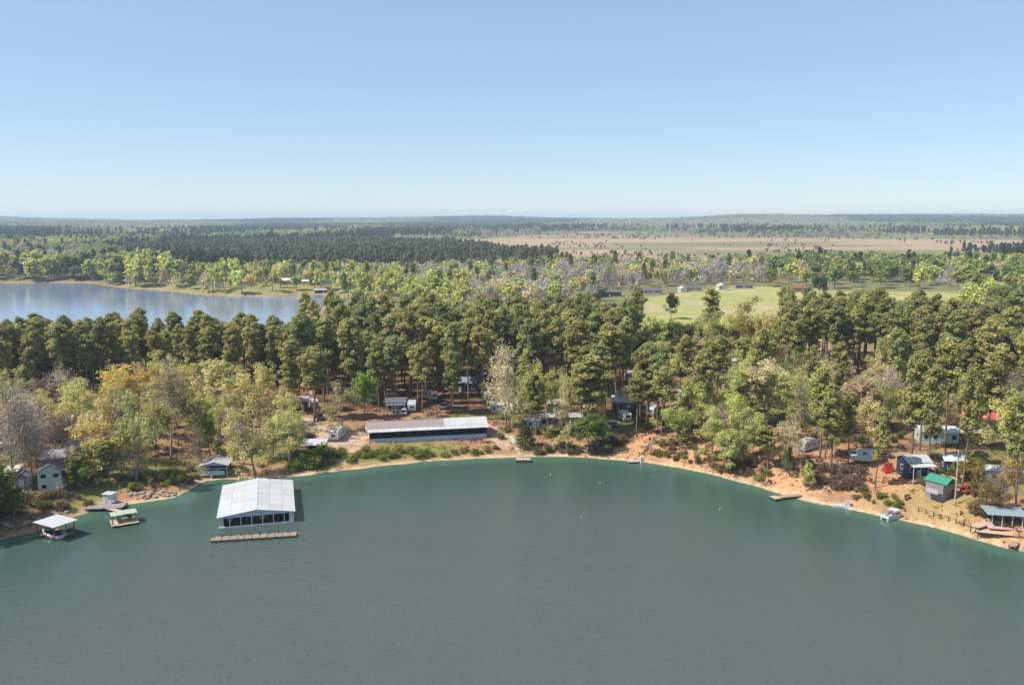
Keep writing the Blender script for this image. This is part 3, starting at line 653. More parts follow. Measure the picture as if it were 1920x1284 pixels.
# build: nearest ~290 of each kind as things, the remainder as one stuff object per kind
REQ.sort(key=lambda r: math.hypot(r[1], r[2])); cnt = {}; REST = {}
for r in REQ:
    k, x, y, h, wd, col, lab, grp = r; cnt[k] = cnt.get(k, 0) + 1; dist = math.hypot(x, y)
    if cnt[k] > 280: REST.setdefault(k, []).append(r); continue
    plant(k, x, y, h, wd, col, lab, grp, low=dist > 430)
print('TREES', cnt, {k: len(v) for k, v in REST.items()})

# ------------------------------------------------------------------ woods nobody could count: one object per kind, instanced
def woods(name, kind, pts, label, cat='wood', protos=None):
    """pts rows: x y z yaw scale r g b"""
    pts = np.asarray(pts, float); me = bpy.data.meshes.new(name); me.vertices.add(len(pts)); me.vertices.foreach_set('co', pts[:, :3].astype(np.float32).ravel())
    for nm, arr, ty in (('yaw', pts[:, 3], 'FLOAT'), ('sc', pts[:, 4], 'FLOAT')):
        a = me.attributes.new(nm, ty, 'POINT'); a.data.foreach_set('value', arr.astype(np.float32))
    a = me.attributes.new('treecol', 'FLOAT_COLOR', 'POINT'); a.data.foreach_set('color', np.concatenate([pts[:, 5:8], np.ones((len(pts), 1))], 1).astype(np.float32).ravel())
    a = me.attributes.new('pick', 'INT', 'POINT'); pr = protos or LOWI[kind]; a.data.foreach_set('value', RNG.integers(0, len(pr), len(pts)).astype(np.int32))
    o = link(name, me); tag(o, label, cat, kind='stuff')
    ng = bpy.data.node_groups.new(name, 'GeometryNodeTree'); ng.interface.new_socket('Geometry', in_out='INPUT', socket_type='NodeSocketGeometry'); ng.interface.new_socket('Geometry', in_out='OUTPUT', socket_type='NodeSocketGeometry')
    gi = ng.nodes.new('NodeGroupInput'); go = ng.nodes.new('NodeGroupOutput')
    c = bpy.data.collections.new(name + '_kinds')
    for i, m_ in enumerate(pr):
        q = bpy.data.objects.new('%s_kind_%02d' % (name, i), m_); c.objects.link(q)
    ci = ng.nodes.new('GeometryNodeCollectionInfo'); ci.inputs['Collection'].default_value = c; ci.inputs['Separate Children'].default_value = True
    ip = ng.nodes.new('GeometryNodeInstanceOnPoints'); ip.inputs['Pick Instance'].default_value = True
    def na(nm, ty):
        n_ = ng.nodes.new('GeometryNodeInputNamedAttribute'); n_.data_type = ty; n_.inputs['Name'].default_value = nm; return n_.outputs['Attribute']
    cx = ng.nodes.new('ShaderNodeCombineXYZ'); ng.links.new(na('yaw', 'FLOAT'), cx.inputs['Z'])
    mp = ng.nodes.new('GeometryNodeMeshToPoints'); ng.links.new(gi.outputs[0], mp.inputs[0])
    ng.links.new(mp.outputs[0], ip.inputs['Points']); ng.links.new(ci.outputs[0], ip.inputs['Instance'])
    ng.links.new(na('pick', 'INT'), ip.inputs['Instance Index']); ng.links.new(cx.outputs[0], ip.inputs['Rotation']); ng.links.new(na('sc', 'FLOAT'), ip.inputs['Scale'])
    ng.links.new(ip.outputs[0], go.inputs[0])
    md = o.modifiers.new('woods', 'NODES'); md.node_group = ng
    return o
HIRES = {}
for k in ('pine', 'sparse', 'full', 'bare'):
    HIRES[k] = []
    for tm, cm in PROTO[k][:4]:
        nv = len(cm.vertices); a = np.zeros(nv * 3, np.float32); cm.vertices.foreach_get('co', a); a2 = np.zeros(len(tm.vertices) * 3, np.float32); tm.vertices.foreach_get('co', a2)
        q2 = np.zeros(len(tm.loops), np.int32); tm.loops.foreach_get('vertex_index', q2)
        me = bpy.data.meshes.new('near_tree'); setmesh(me, np.concatenate([a.reshape(-1, 3), a2.reshape(-1, 3)]), np.concatenate([np.arange(nv).reshape(-1, 4), q2.reshape(-1, 4) + nv]))
        me.materials.append(M_FOLI); me.materials.append(tm.materials[0]); mi = np.zeros(len(me.polygons), np.int32); mi[nv // 4:] = 1; me.polygons.foreach_set('material_index', mi)
        for nm in ('tint', 'hue'):
            at_ = me.attributes.new(nm, 'FLOAT', 'POINT'); arr = np.zeros(nv, np.float32); cm.attributes[nm].data.foreach_get('value', arr); at_.data.foreach_set('value', np.concatenate([arr, np.ones(len(a2) // 3, np.float32)]))
        HIRES[k].append(me)
for k, v in REST.items():
    X = np.array([r[1] for r in v]); Y = np.array([r[2] for r in v]); Z = terrain(X, Y)
    woods({'pine': 'pine_wood', 'sparse': 'budding_wood', 'bare': 'bare_wood', 'full': 'green_wood'}[k], k,
          [(x, y, z, RNG.random() * 6.28, r[3] / HT[k], *r[5]) for x, y, z, r in zip(X, Y, Z, v)], 'farther trees of the %s filling the woods behind the nearer ones' % {'pine': 'pine woods', 'sparse': 'budding woods', 'bare': 'bare woods', 'full': 'green woods'}[k], protos=HIRES[k] if k == 'pine' else None)
# plantation band (dark) beyond the lake
PLANT = wp([(235, 482), (420, 500), (560, 507), (760, 509), (900, 503), (1050, 500), (1045, 486), (930, 474), (880, 462), (560, 456), (420, 462), (240, 470)], 8)
pts = []
for x, y in scatter(PLANT, 9.0):
    if y > 3300: continue
    pts.append((x, y, RNG.uniform(.55, .92), jit((0.19, 0.215, 0.12) if fbm(x, y, 90, 2) > .42 else (0.22, 0.22, 0.12), .2)))
Z = terrain(np.array([p[0] for p in pts]), np.array([p[1] for p in pts]))
woods('pine_plantation', 'pine', [(p[0], p[1], z, RNG.random() * 6.28, p[2], *p[3]) for p, z in zip(pts, Z)], 'dark even pine plantation stretching beyond the back lake')
# open country to the skyline: single trees to 2.6 km, patches of canopy beyond
EXCL = [MEADOW, TANF]
def wide(rmin, rmax, k, gmin):
    out = []; r = rmin
    while r < rmax:
        g_ = max(gmin, k * r); n = int(2 * 0.66 * r / g_)
        th = (np.arange(n) + RNG.random(n)) / n * 1.32 - 0.66; rr = r + RNG.random(n) * g_
        out.append(np.stack([np.sin(th) * rr, np.cos(th) * rr, np.full(n, g_)], 1)); r += g_
    return np.concatenate(out)
A = wide(830, 3400, 0.0105, 11.5)
X, Y = A[:, 0], A[:, 1]; ok = (sdist(L2, X, Y) > 8) & ~inpoly(PLANT, X, Y)
for P in EXCL: ok &= ~inpoly(P, X, Y)
fd = sdist(FIELD, X, Y); nf = fbm(X, Y, 160, 3)
ok &= ((fd > 0) | ((nf > 0.60) & (RNG.random(len(X)) < 0.3)) | (RNG.random(len(X)) < 0.006))
vp = upix(X, Y, 8.0); A_, X, Y = A[ok], X[ok], Y[ok]; vp = vp[ok]; vr = vpix(X, Y, 8.0)
# clearings of pale ground
nc = fbm(X + 500, Y * 0.6, 320, 3); keep = nc > 0.34; X, Y, vp, A_, vr = X[keep], Y[keep], vp[keep], A_[keep], vr[keep]
t1 = fbm(X + 90, Y * .5, 260, 3); t2 = fbm(X - 700, Y * .4 + 99, 420, 3); Z = terrain(X, Y); rr = np.hypot(X, Y)
G_ = {'pine': [], 'full': [], 'bare': [], 'sparse': []}
for i in range(len(X)):
    left = 1 if vp[i] < 900 else 0; q = RNG.random()
    if rr[i] < 1250 and vp[i] > 620: kind, c = ('bare', LILAC) if (t1[i] < .52 and vp[i] < 1430) else (('full', (0.28, 0.34, .10)) if q < .5 else ('sparse', CREAM if vp[i] < 1430 else YG))
    elif t1[i] < 0.45: kind, c = 'pine', (0.10, 0.125, 0.06)
    elif t1[i] < 0.60 if left else t1[i] < .53: kind, c = 'full', (0.30, 0.36, 0.13) if q < .6 else (0.40, 0.42, 0.17)
    elif t2[i] < 0.5: kind, c = 'bare', (LILAC if q < .5 else (0.42, 0.36, .27))
    else: kind, c = 'sparse', (CREAM if q < .3 else YG)
    if fd[ok][keep][i] < 0: kind, c = ('sparse', (0.2, 0.2, .1))
    if q > .93: kind, c = 'pine', (0.10, 0.125, 0.06)
    s_ = {'pine': .8, 'full': 1.1, 'bare': 1.0, 'sparse': 1.05}[kind] * max(1.0, min(1.35, A_[i, 2] / 17)) * RNG.uniform(.75, 1.15)
    if fd[ok][keep][i] < 0: s_ *= .42
    G_[kind].append((X[i], Y[i], Z[i], RNG.random() * 6.28, s_, *jit(c, .12)))
for k, nm, lb in (('pine', 'far_pine_wood', 'dark far off pines scattered over the open country'), ('full', 'far_green_wood', 'fresh green far off woods over the open country'),
                  ('bare', 'far_bare_wood', 'leafless lilac grey far off woods over the open country'), ('sparse', 'far_budding_wood', 'pale budding far off woods over the open country')):
    woods(nm, k, G_[k], lb)
print('FAR', {k: len(v) for k, v in G_.items()})
# canopy patches, real size, 60 m across
def patch(seed):
    rng = np.random.default_rng(seed); cl = []
    for i in range(46):
        a = rng.random() * 6.283; r = 34 * math.sqrt(rng.random()); R = rng.uniform(3.2, 5.5); h = rng.uniform(11, 20)
        cl.append((r * math.cos(a), r * math.sin(a), h - R * .7, R, R, R * 0.85))
    C = clumps(cl, 1.3, rng, 2.3, up=.7, shell=.8, tvar=.25); P = leafquads(C[0], C[1], C[2], rng)
    me = bpy.data.meshes.new('canopy'); setmesh(me, P, np.arange(len(P)).reshape(-1, 4)); me.materials.append(M_FOLI)
    for nm, arr in (('tint', C[3]), ('hue', C[4])):
        a = me.attributes.new(nm, 'FLOAT', 'POINT'); a.data.foreach_set('value', np.repeat(arr, 4).astype(np.float32))
    return me
PT = [patch(800 + i) for i in range(4)]
A = wide(3300, 11000, 0.008, 46); X, Y = A[:, 0], A[:, 1]; Z = terrain(X, Y); t1 = fbm(X + 90, Y * .4, 900, 3); t2 = fbm(X - 70, Y * .5, 300, 3); vp = upix(X, Y, 8)
fd = sdist(FIELD, X, Y); pts = []
for i in range(len(X)):
    if fd[i] < 0 and RNG.random() < .8: continue
    if t2[i] < .36 and RNG.random() < .6: continue
    c = (0.09, 0.115, 0.06) if t1[i] < .52 else ((0.26, 0.31, 0.14) if t1[i] < .6 else (0.36, 0.37, 0.22))
    pts.append((X[i], Y[i], Z[i] - 1, RNG.random() * 6.28, RNG.uniform(.85, 1.15), *jit(c, .15)))
woods('distant_forest', 'pine', pts, 'blue green forest covering the low hills along the skyline', protos=PT)
print('PATCH', len(pts))

# ------------------------------------------------------------------ materials of built things
WHITE = plain('white_metal', (0.49, 0.49, 0.485), 0.5, var=0.09, scale=0.5); WHITEP = plain('white_paint', (0.56, 0.56, 0.545), 0.6, var=0.10)
CREAMP = plain('cream_paint', (0.66, 0.60, 0.48), 0.7, var=0.1); GREYM = plain('grey_metal', (0.50, 0.49, 0.51), 0.5, var=0.10)
SHING = plain('brown_grey_shingle', (0.30, 0.245, 0.225), 0.9, var=0.15, scale=2); DSHING = plain('dark_shingle', (0.13, 0.125, 0.14), 0.9, var=0.2)
LGREY = plain('weathered_grey_roof', (0.42, 0.38, 0.37), 0.85, var=0.18); DARK = plain('dark_paint', (0.04, 0.042, 0.05), 0.6, var=0.2)
NAVY = plain('navy_siding', (0.03, 0.045, 0.085), 0.6, var=0.15); BLUEW = plain('pale_blue_and_shaded_white', (0.40, 0.47, 0.55), 0.7, var=0.1)  # pale blue also carries the shaded white of the boathouse fascia
GREENW = plain('pale_green_wall', (0.47, 0.57, 0.47), 0.7, var=0.1); WOOD = plain('weathered_wood', (0.34, 0.25, 0.17), 0.85, var=0.25, scale=3)
DWOOD = plain('dark_wood', (0.10, 0.065, 0.045), 0.85, var=0.25, scale=3); PWOOD = plain('pale_wood', (0.52, 0.38, 0.25), 0.8, var=0.18, scale=3)
GWOOD = plain('grey_boards', (0.27, 0.24, 0.25), 0.85, var=0.2, scale=2); REDM = plain('faded_red_roof', (0.50, 0.085, 0.08), 0.55, var=0.12)
TEALM = plain('green_roof', (0.05, 0.25, 0.165), 0.5, var=0.12); REDP = plain('red_plastic', (0.38, 0.05, 0.03), 0.45, var=0.1)
ORANGE = plain('orange_tin', (0.45, 0.16, 0.06), 0.7, var=0.25); BRICKR = plain('red_brown_wall', (0.27, 0.13, 0.09), 0.8, var=0.15)
TANP = plain('tan_siding', (0.42, 0.34, 0.25), 0.8, var=0.1); STONE = plain('field_stone', (0.33, 0.26, 0.21), 0.95, var=0.3, scale=2)
RUBBER = plain('black_rubber', (0.02, 0.02, 0.02), 0.8); ALU = plain('aluminium', (0.60, 0.61, 0.62), 0.35, 0.4, var=0.06)
CANV = plain('blue_grey_canvas', (0.24, 0.30, 0.32), 0.7, var=0.12); BRN = plain('brown_boards', (0.22, 0.15, 0.10), 0.85, var=.25, scale=3); PINKD = plain('pink_decking', (0.55, 0.36, 0.34), 0.8, var=0.12, scale=3)
STRAW = plain('tan_leaf_mat', (0.30, 0.2, .12), 0.95)
mgl, t, b = newmat('window_glass'); b.inputs['Base Color'].default_value = (0.02, 0.026, 0.032, 1); b.inputs['Roughness'].default_value = 0.08
GLASS = mgl

WV = [WHITE, plain('chalky_metal', (0.505, 0.50, 0.485), 0.55, var=.12), plain('stained_metal', (0.46, 0.45, 0.43), 0.6, var=.18), plain('cool_metal', (0.475, 0.485, 0.49), 0.5, var=.12)]
# ------------------------------------------------------------------ mesh helpers
_bx = {}
def boxm(sx, sy, sz, mat, bev=0.0):
    k = (round(sx, 3), round(sy, 3), round(sz, 3), mat.name)
    if k not in _bx:
        me = boxmesh_('box', sx, sy, sz); me.materials.append(mat); _bx[k] = me
    return _bx[k]
def boxmesh_(name, sx, sy, sz):
    me = bpy.data.meshes.new(name); x, y, z = sx / 2, sy / 2, sz / 2
    v = [(a * x, b_ * y, c * z) for c in (-1, 1) for b_ in (-1, 1) for a in (-1, 1)]
    me.from_pydata(v, [], [(0, 2, 3, 1), (4, 5, 7, 6), (0, 1, 5, 4), (2, 6, 7, 3), (0, 4, 6, 2), (1, 3, 7, 5)]); return me
def bx(name, p, mat, c, s, rot=(0, 0, 0)): return link(name, boxm(*s, mat), p, loc=c, rot=rot)
def poly(name, p, mat, v, f, loc=(0, 0, 0), smooth=False):
    me = bpy.data.meshes.new(name); me.from_pydata([tuple(a) for a in v], [], f); me.materials.append(mat)
    if smooth:
        for q in me.polygons: q.use_smooth = True
    return link(name, me, p, loc=loc)
def prism(name, p, mat, outline, y0, y1, axis='y'):
    """outline in the x-z plane pushed from y0 to y1"""
    n = len(outline); v = [(a, y0, c) for a, c in outline] + [(a, y1, c) for a, c in outline]
    f = [tuple(range(n))[::-1], tuple(range(n, 2 * n))] + [(i, (i + 1) % n, n + (i + 1) % n, n + i) for i in range(n)]
    if axis == 'x': v = [(y, a, c) for a, y, c in v]
    return poly(name, p, mat, v, f)
_wn = {}
def window(p, mat, c, wd, h, rz=0.0, fw=0.09):
    """frame ring standing proud of the wall, pane set back inside it"""
    k = (round(wd, 2), round(h, 2), mat.name)
    if k not in _wn:
        x, z = wd / 2, h / 2; xi, zi = x - fw, z - fw; v = []
        for y in (0.05, -0.05):
            v += [(-x, y, -z), (x, y, -z), (x, y, z), (-x, y, z), (-xi, y, -zi), (xi, y, -zi), (xi, y, zi), (-xi, y, zi)]
        f = []
        for i in range(4):
            j = (i + 1) % 4; f += [(8 + i, 8 + j, 12 + j, 12 + i), (i, j, 8 + j, 8 + i)[::-1], (4 + i, 4 + j, 12 + j, 12 + i)]
        me = bpy.data.meshes.new('window'); me.from_pydata(v, [], f); me.materials.append(mat)
        _wn[k] = (me, boxm(wd - 2 * fw, 0.03, h - 2 * fw, GLASS))
    w_ = link('window', _wn[k][0], p, loc=c, rot=(0, 0, rz)); link('pane', _wn[k][1], w_, loc=(0, -0.0, 0)); return w_
def roof_gable(p, wd, d, h0, rh, ov, mat, nx=1, ny=6, along='y', th=0.09, name='roof', z0=0.0):
    """ridge along the depth (y) or the width (x); every sheet of the covering is a panel"""
    if along == 'x': wd, d = d, wd
    half = wd / 2 + ov; L = d + 2 * ov; sl = math.hypot(half, rh); ang = math.atan2(rh, half)
    r = bpy.data.objects.new(name, None); r.empty_display_size = .3; COL.objects.link(r); r.parent = p; r.location = (0, 0, h0); r.rotation_euler = (0, 0, math.pi / 2 if along == 'x' else 0)
    pw, pl = sl / nx, L / ny
    for s in (-1, 1):
        for i in range(nx):
            for j in range(ny):
                k = (i + .5) / nx; g = 0.012
                bx('roof_panel', r, WV[int(RNG.integers(4))] if mat is WHITE else mat, (s * half * (1 - k), -L / 2 + (j + .5) * pl, -ov * rh / half * 0 + rh * k - ov * math.tan(ang) * 0 + RNG.uniform(-g, g)), (pw - 0.035, pl - 0.035, th), (RNG.normal(0, .003), s * ang, 0))
    bx('ridge_cap', r, mat, (0, 0, rh + th * .6), (0.34, L + 0.02, 0.05))
    return r
def gable_wall(p, wd, d, h0, rh, mat, along='y'):
    for s in (-1, 1):
        if along == 'y': o = prism('gable_end', p, mat, [(-wd / 2, 0), (wd / 2, 0), (0, rh * wd / (wd + .6))], s * d / 2 - .06, s * d / 2 + .06)
        else: o = prism('gable_end', p, mat, [(-d / 2, 0), (d / 2, 0), (0, rh * d / (d + .6))], s * wd / 2 - .06, s * wd / 2 + .06, 'x')
        o.location = (0, 0, h0)
def house(px, py, wd, d, h, rh, yaw, wall, roof, label, along='x', wins=3, door=True, trim=None, cat='cottage', name='cottage', ov=0.4, roofkind='gable', side=True, porch=False, xyz=None, npan=5, stories=1, group=None):
    x, y, z = xyz or G(px, py); c, s = math.cos(yaw), math.sin(yaw)
    cx, cy = x - s * d / 2, y + c * d / 2; z = min(z, gz(cx, cy) + .5)
    r = empty(name, (cx, cy, z), yaw, label, cat, group); trim = trim or WHITEP
    bx('wall', r, wall, (0, 0, h / 2 - .6), (wd, d, h + 1.2))
    if roofkind == 'gable':
        gable_wall(r, wd, d, h, rh, wall, along); roof_gable(r, wd, d, h + .02, rh, ov, roof, 1, npan, along)
    else:
        rr = bpy.data.objects.new('roof', None); COL.objects.link(rr); rr.parent = r; rr.location = (0, 0, h + .12 + rh / 2)
        a = math.atan2(rh, d)
        rr.rotation_euler = (a, 0, 0); n = npan; pw = (wd + 2 * ov) / n
        for i in range(n): bx('roof_panel', rr, roof, (-(wd + 2 * ov) / 2 + (i + .5) * pw, 0, RNG.uniform(-.01, .01)), (pw - .03, d + 2 * ov, .1))
    hs = h / stories
    for st in range(stories):
        for i in range(wins):
            wx = -wd / 2 + wd * (i + .5) / wins
            if door and st == 0 and i == wins // 2:
                dd = bx('door', r, trim, (wx, -d / 2 - .03, 1.0), (0.95, .08, 2.0)); bx('handle', dd, ALU, (.35, -.07, 0), (.06, .06, .12)); continue
            window(r, trim, (wx, -d / 2 - .02, hs * st + hs * .58), min(1.2, wd / wins * .6), min(1.2, hs * .45))
        if side:
            for s_ in (-1, 1): window(r, trim, (s_ * (wd / 2 + .02), 0, hs * st + hs * .58), 1.0, min(1.1, hs * .4), math.pi / 2 * s_)
    if porch:
        bx('deck', r, WOOD, (0, -d / 2 - 1.1, -.1), (wd, 2.1, .15)); po = bx('porch_roof', r, roof, (0, -d / 2 - 1.1, h - .25), (wd + .3, 2.5, .09), (.12, 0, 0))
        for i in range(4): bx('post', r, trim, (-wd / 2 + .1 + (wd - .2) * i / 3, -d / 2 - 2.0, (h - .4) / 2 - .7), (.12, .12, h + .6))
    return r
def px_m(px, py):
    x, y, z = G(px, py); return depth(x, y, z) / F
def cyl(name, p, mat, c, r, h, k=12, rot=(0, 0, 0), r2=None):
    a = np.arange(k) * 2 * np.pi / k; r2 = r if r2 is None else r2
    v = [(r * math.cos(t_), r * math.sin(t_), -h / 2) for t_ in a] + [(r2 * math.cos(t_), r2 * math.sin(t_), h / 2) for t_ in a]
    f = [tuple(range(k))[::-1], tuple(range(k, 2 * k))] + [(i, (i + 1) % k, k + (i + 1) % k, k + i) for i in range(k)]
    o = poly(name, p, mat, v, f, c); o.rotation_euler = rot; return o
def loft(name, p, mat, secs, loc=(0, 0, 0), smooth=True, cap=True):
    n = len(secs[0]); v = [q for s_ in secs for q in s_]; f = []
    for i in range(len(secs) - 1):
        for j in range(n):
            f.append((i * n + j, i * n + (j + 1) % n, (i + 1) * n + (j + 1) % n, (i + 1) * n + j))
    if cap: f += [tuple(range(n))[::-1], tuple(range((len(secs) - 1) * n, len(secs) * n))]
    return poly(name, p, mat, v, f, loc, smooth)

# ------------------------------------------------------------------ vehicles and boats
def wheels(r, xs_, ys_, rad=.36):
    for x in xs_:
        for y in ys_:
            w_ = cyl('wheel', r, RUBBER, (x, y, rad), rad, .24, 14, (math.pi / 2, 0, 0)); cyl('hub', w_, ALU, (0, 0, 0), rad * .55, .26, 10)
def car(px, py, yaw, paint, label, kind='car', name='parked_car'):
    x, y, z = G(px, py); r = empty(name, (x, y, z), yaw, label, kind)
    L, Wd = (4.6, 1.8) if kind != 'pickup' else (5.5, 1.95)
    def prof(pts, hw, inset=0.0):
        return [[(a, s_ * (hw - inset * (c > .95)), c) for a, c in pts] for s_ in (-1, 1)]
    body = [(-L / 2, .35), (-L / 2, .85), (-L / 2 + .2, .98), (-.9, 1.02), (L / 2 - 1.1, .98), (L / 2 - .1, .80), (L / 2, .55), (L / 2, .35)]
    loft('body', r, paint, prof(body, Wd / 2), smooth=False)
    cab = [(-L / 2 + .35, .98), (-L / 2 + .9, 1.48), (.5, 1.5), (1.25, 1.0)] if kind != 'pickup' else [(-.7, 1.0), (-.55, 1.75), (.75, 1.75), (1.35, 1.02)]
    loft('cabin', r, GLASS, [[(a, s_ * (Wd / 2 - .12 - .12 * (c > 1.2)), c) for a, c in cab] for s_ in (-1, 1)], smooth=False)
    zt = 1.5 if kind != 'pickup' else 1.77; bx('roof', r, paint, (-.25 if kind != 'pickup' else .1, 0, zt), (1.5, Wd - .5, .06))
    if kind == 'pickup': bx('load_bed', r, DARK, (-1.75, 0, 1.03), (1.75, Wd - .3, .05))
    for s_ in (-1, 1): bx('headlight', r, ALU, (L / 2 + .01, s_ * .62, .68), (.05, .3, .14))
    wheels(r, (-L / 2 + .9, L / 2 - .95), (-Wd / 2 + .08, Wd / 2 - .08)); return r
def camper(px, py, yaw, label, L=6.5, Wd=2.4, H=2.7, paint=None, name='camper_trailer', stripe=None, group=None):
    """box camper, nose towards local -y"""
    paint = paint or WHITE; x, y, z = G(px, py); c, s = math.cos(yaw), math.sin(yaw)
    r = empty(name, (x - s * L / 2, y + c * L / 2, z), yaw, label, 'camper', group)
    pr = [(-L / 2 + .25, .5), (-L / 2, 1.2), (-L / 2 + .12, H - .35), (-L / 2 + .6, H), (L / 2 - .3, H), (L / 2, H - .3), (L / 2, .5)]
    loft('body', r, paint, [[(s_ * Wd / 2, a, c_) for a, c_ in pr] for s_ in (-1, 1)], smooth=False)
    window(r, GREYM, (0, -L / 2 + .0, 1.75), 1.3, .75)
    for s_ in (-1, 1):
        for yy in (-L * .22, L * .2): window(r, GREYM, (s_ * (Wd / 2 + .02), yy, 1.7), 1.0, .6, math.pi / 2)
        bx('stripe', r, stripe or GREYM, (s_ * (Wd / 2 + .012), 0, 1.05), (.02, L - .8, .16))
    bx('door', r, GREYM, (Wd / 2 + .015, .2, 1.4), (.03, .7, 1.8)); bx('roof_vent', r, GREYM, (0, .6, H + .08), (.7, .7, .16)); bx('tow_bar', r, DARK, (0, -L / 2 - .3, .5), (.12, 1.2, .1))
    wheels_y = (-.45, .45)
    for s_ in (-1, 1):
        for yy in wheels_y: cyl('wheel', r, RUBBER, (s_ * (Wd / 2 - .1), yy, .35), .35, .22, 12, (0, math.pi / 2, 0))
    return r
def boat(loc, yaw, L, Wd, hull, label, group=None, console=True, name='motor_boat', cover=None):
    r = empty(name, loc, yaw, label, 'boat', group); secs = []
    for i in range(8):
        f = i / 7; yv = -L / 2 + L * f; hw = Wd / 2 * (1 - max(0, (f - .5) / .5) ** 2.2) + .03; k = .15 + .25 * f * f; tp = .75 + .25 * f * f
        secs.append([(-hw, yv, tp), (-hw * .86, yv, k), (0, yv, k - .25 * (1 - f)), (hw * .86, yv, k), (hw, yv, tp), (hw * .8, yv, tp - .02), (0, yv, tp - .28), (-hw * .8, yv, tp - .02)])
    loft('hull', r, hull, secs)
    if cover: poly('cover', r, cover, [(-Wd / 2, -L / 2 + .2, .8), (Wd / 2, -L / 2 + .2, .8), (Wd / 2 * .8, L * .2, .95), (0, L / 2 - .2, 1.02), (-Wd / 2 * .8, L * .2, .95), (0, -L * .1, 1.35)], [(0, 1, 5), (1, 2, 5), (2, 3, 5), (3, 4, 5), (4, 0, 5)])
    elif console:
        bx('windscreen', r, GLASS, (0, .3, 1.05), (Wd * .7, .06, .4), (.5, 0, 0)); bx('seat', r, GREYM, (0, -.6, .75), (Wd * .6, .5, .45)); bx('outboard_motor', r, DARK, (0, -L / 2 - .2, .8), (.35, .45, .9))
    return r

# ------------------------------------------------------------------ the big metal boathouse on the water
A_, B_ = W(412, 990, 0), W(553, 978, 0)
_, _, _, HE, _ = treeh(412, 990, 971.5); HE = max(HE, 2.2)
P4 = [W(408, 971, HE), W(556, 959, HE), W(414.7, 909.6, HE), W(548, 900, HE)]
yaw = math.atan2(P4[1][1] - P4[0][1], P4[1][0] - P4[0][0]); MW = math.hypot(P4[1][0] - P4[0][0], P4[1][1] - P4[0][1]); dl = [math.hypot(P4[i + 2][0] - P4[i][0], P4[i + 2][1] - P4[i][1]) for i in (0, 1)]; ML = sum(dl) / 2
aux = math.atan2(-(P4[2][0] - P4[0][0]), P4[2][1] - P4[0][1]); yaw = (yaw + aux) / 2
cx = sum(p[0] for p in P4) / 4; cy = sum(p[1] for p in P4) / 4
r = empty('boathouse', (cx, cy, 0), yaw, 'big open fronted metal boathouse with a broad white gabled roof standing in the lake', 'boathouse'); MB_ = r
w2, l2 = MW / 2 - .35, ML / 2 - .4; RH = 1.05
roof_gable(r, MW - .7, ML - .8, HE, RH, .35, WHITE, 3, 6, 'y', .07)
for s_ in (-1, 1): bx('side_wall', r, WHITEP, (s_ * w2, 0, HE / 2 + .1), (.1, 2 * l2, HE - .25))
bx('back_wall', r, WHITEP, (0, l2, HE / 2 + .1), (2 * w2, .1, HE - .25))
fas = prism('gable_fascia', r, BLUEW, [(-w2, HE - .24), (w2, HE - .24), (w2, HE - .03), (0, HE + RH - .08), (-w2, HE - .03)], -l2 - .08, -l2 + .02)  # white fascia, its bluish shade put into the colour
for s_ in (-1, 1): bx('corner_panel', r, WHITE, (s_ * (w2 - .42), -l2 - .06, HE / 2 - .1), (.95, .1, HE - .1))
for i in range(6): bx('post', r, WHITEP, (-w2 + .9 + (2 * w2 - 1.8) * (i + .55) / 6, -l2, HE / 2 - .05), (.15, .17, HE - .35))
for s_ in (-1, 1): bx('walkway', r, WOOD, (s_ * (w2 - .6), 0, .3), (.95, 2 * l2 - .2, .16))
bx('front_float', r, WHITEP, (0, -l2 - .15, .12), (2 * w2, .5, .22))
for i in range(5): bx('finger_pier', r, WOOD, (-w2 + .9 + (2 * w2 - 1.8) * (i + 1) / 6, .6, .25), (.5, 2 * l2 - 2.5, .14))
c, s = math.cos(yaw), math.sin(yaw)
def mloc(lx, ly, z=0): return (cx + c * lx - s * ly, cy + s * lx + c * ly, z)
for i, (hm, wd_) in enumerate([(WHITEP, 'white'), (NAVY, 'navy blue'), (TEALM, 'green'), (WHITEP, 'white'), (REDP, 'red'), (DARK, 'dark')]):
    pos = ['first', 'second', 'third', 'fourth', 'fifth', 'sixth'][i]
    boat(mloc(-w2 + .9 + (2 * w2 - 1.8) * (i + .5) / 6, -l2 + 4.2, -.1), yaw + math.pi, 5.2, 1.55, hm, '%s hulled boat moored in the %s bay from the left of the big boathouse' % (wd_, pos), 'boats moored in the big boathouse')
# long floating breakwater in front
A2, B2 = W(396, 1011, .3), W(556, 1001, .3); y2 = math.atan2(B2[1] - A2[1], B2[0] - A2[0]); BL = math.hypot(B2[0] - A2[0], B2[1] - A2[1])
r = empty('floating_breakwater', ((A2[0] + B2[0]) / 2, (A2[1] + B2[1]) / 2, 0), y2, 'long narrow weathered wooden breakwater floating in front of the big boathouse', 'breakwater')
n = 9
for i in range(n):
    sc_ = bx('float_section', r, WOOD if i % 3 else GWOOD, (-BL / 2 + BL * (i + .5) / n, RNG.normal(0, .03), .15), (BL / n - .12, 1.9, .5))
    for j in range(5): bx('deck_board', sc_, [WOOD, BRN, WOOD, GWOOD][(i + j) % 4], (-BL / n / 2 + BL / n * (j + .5) / 5, 0, .27), (BL / n / 5 - .05, 2.0, .05))
    bx('tyre_fender', r, DWOOD, (-BL / 2 + BL * (i + .5) / n, -1.02, .15), (BL / n * .8, .14, .4)); cyl('post', r, DWOOD, (-BL / 2 + BL * (i + .02) / n, .85, .5), .11, 1.1, 8)

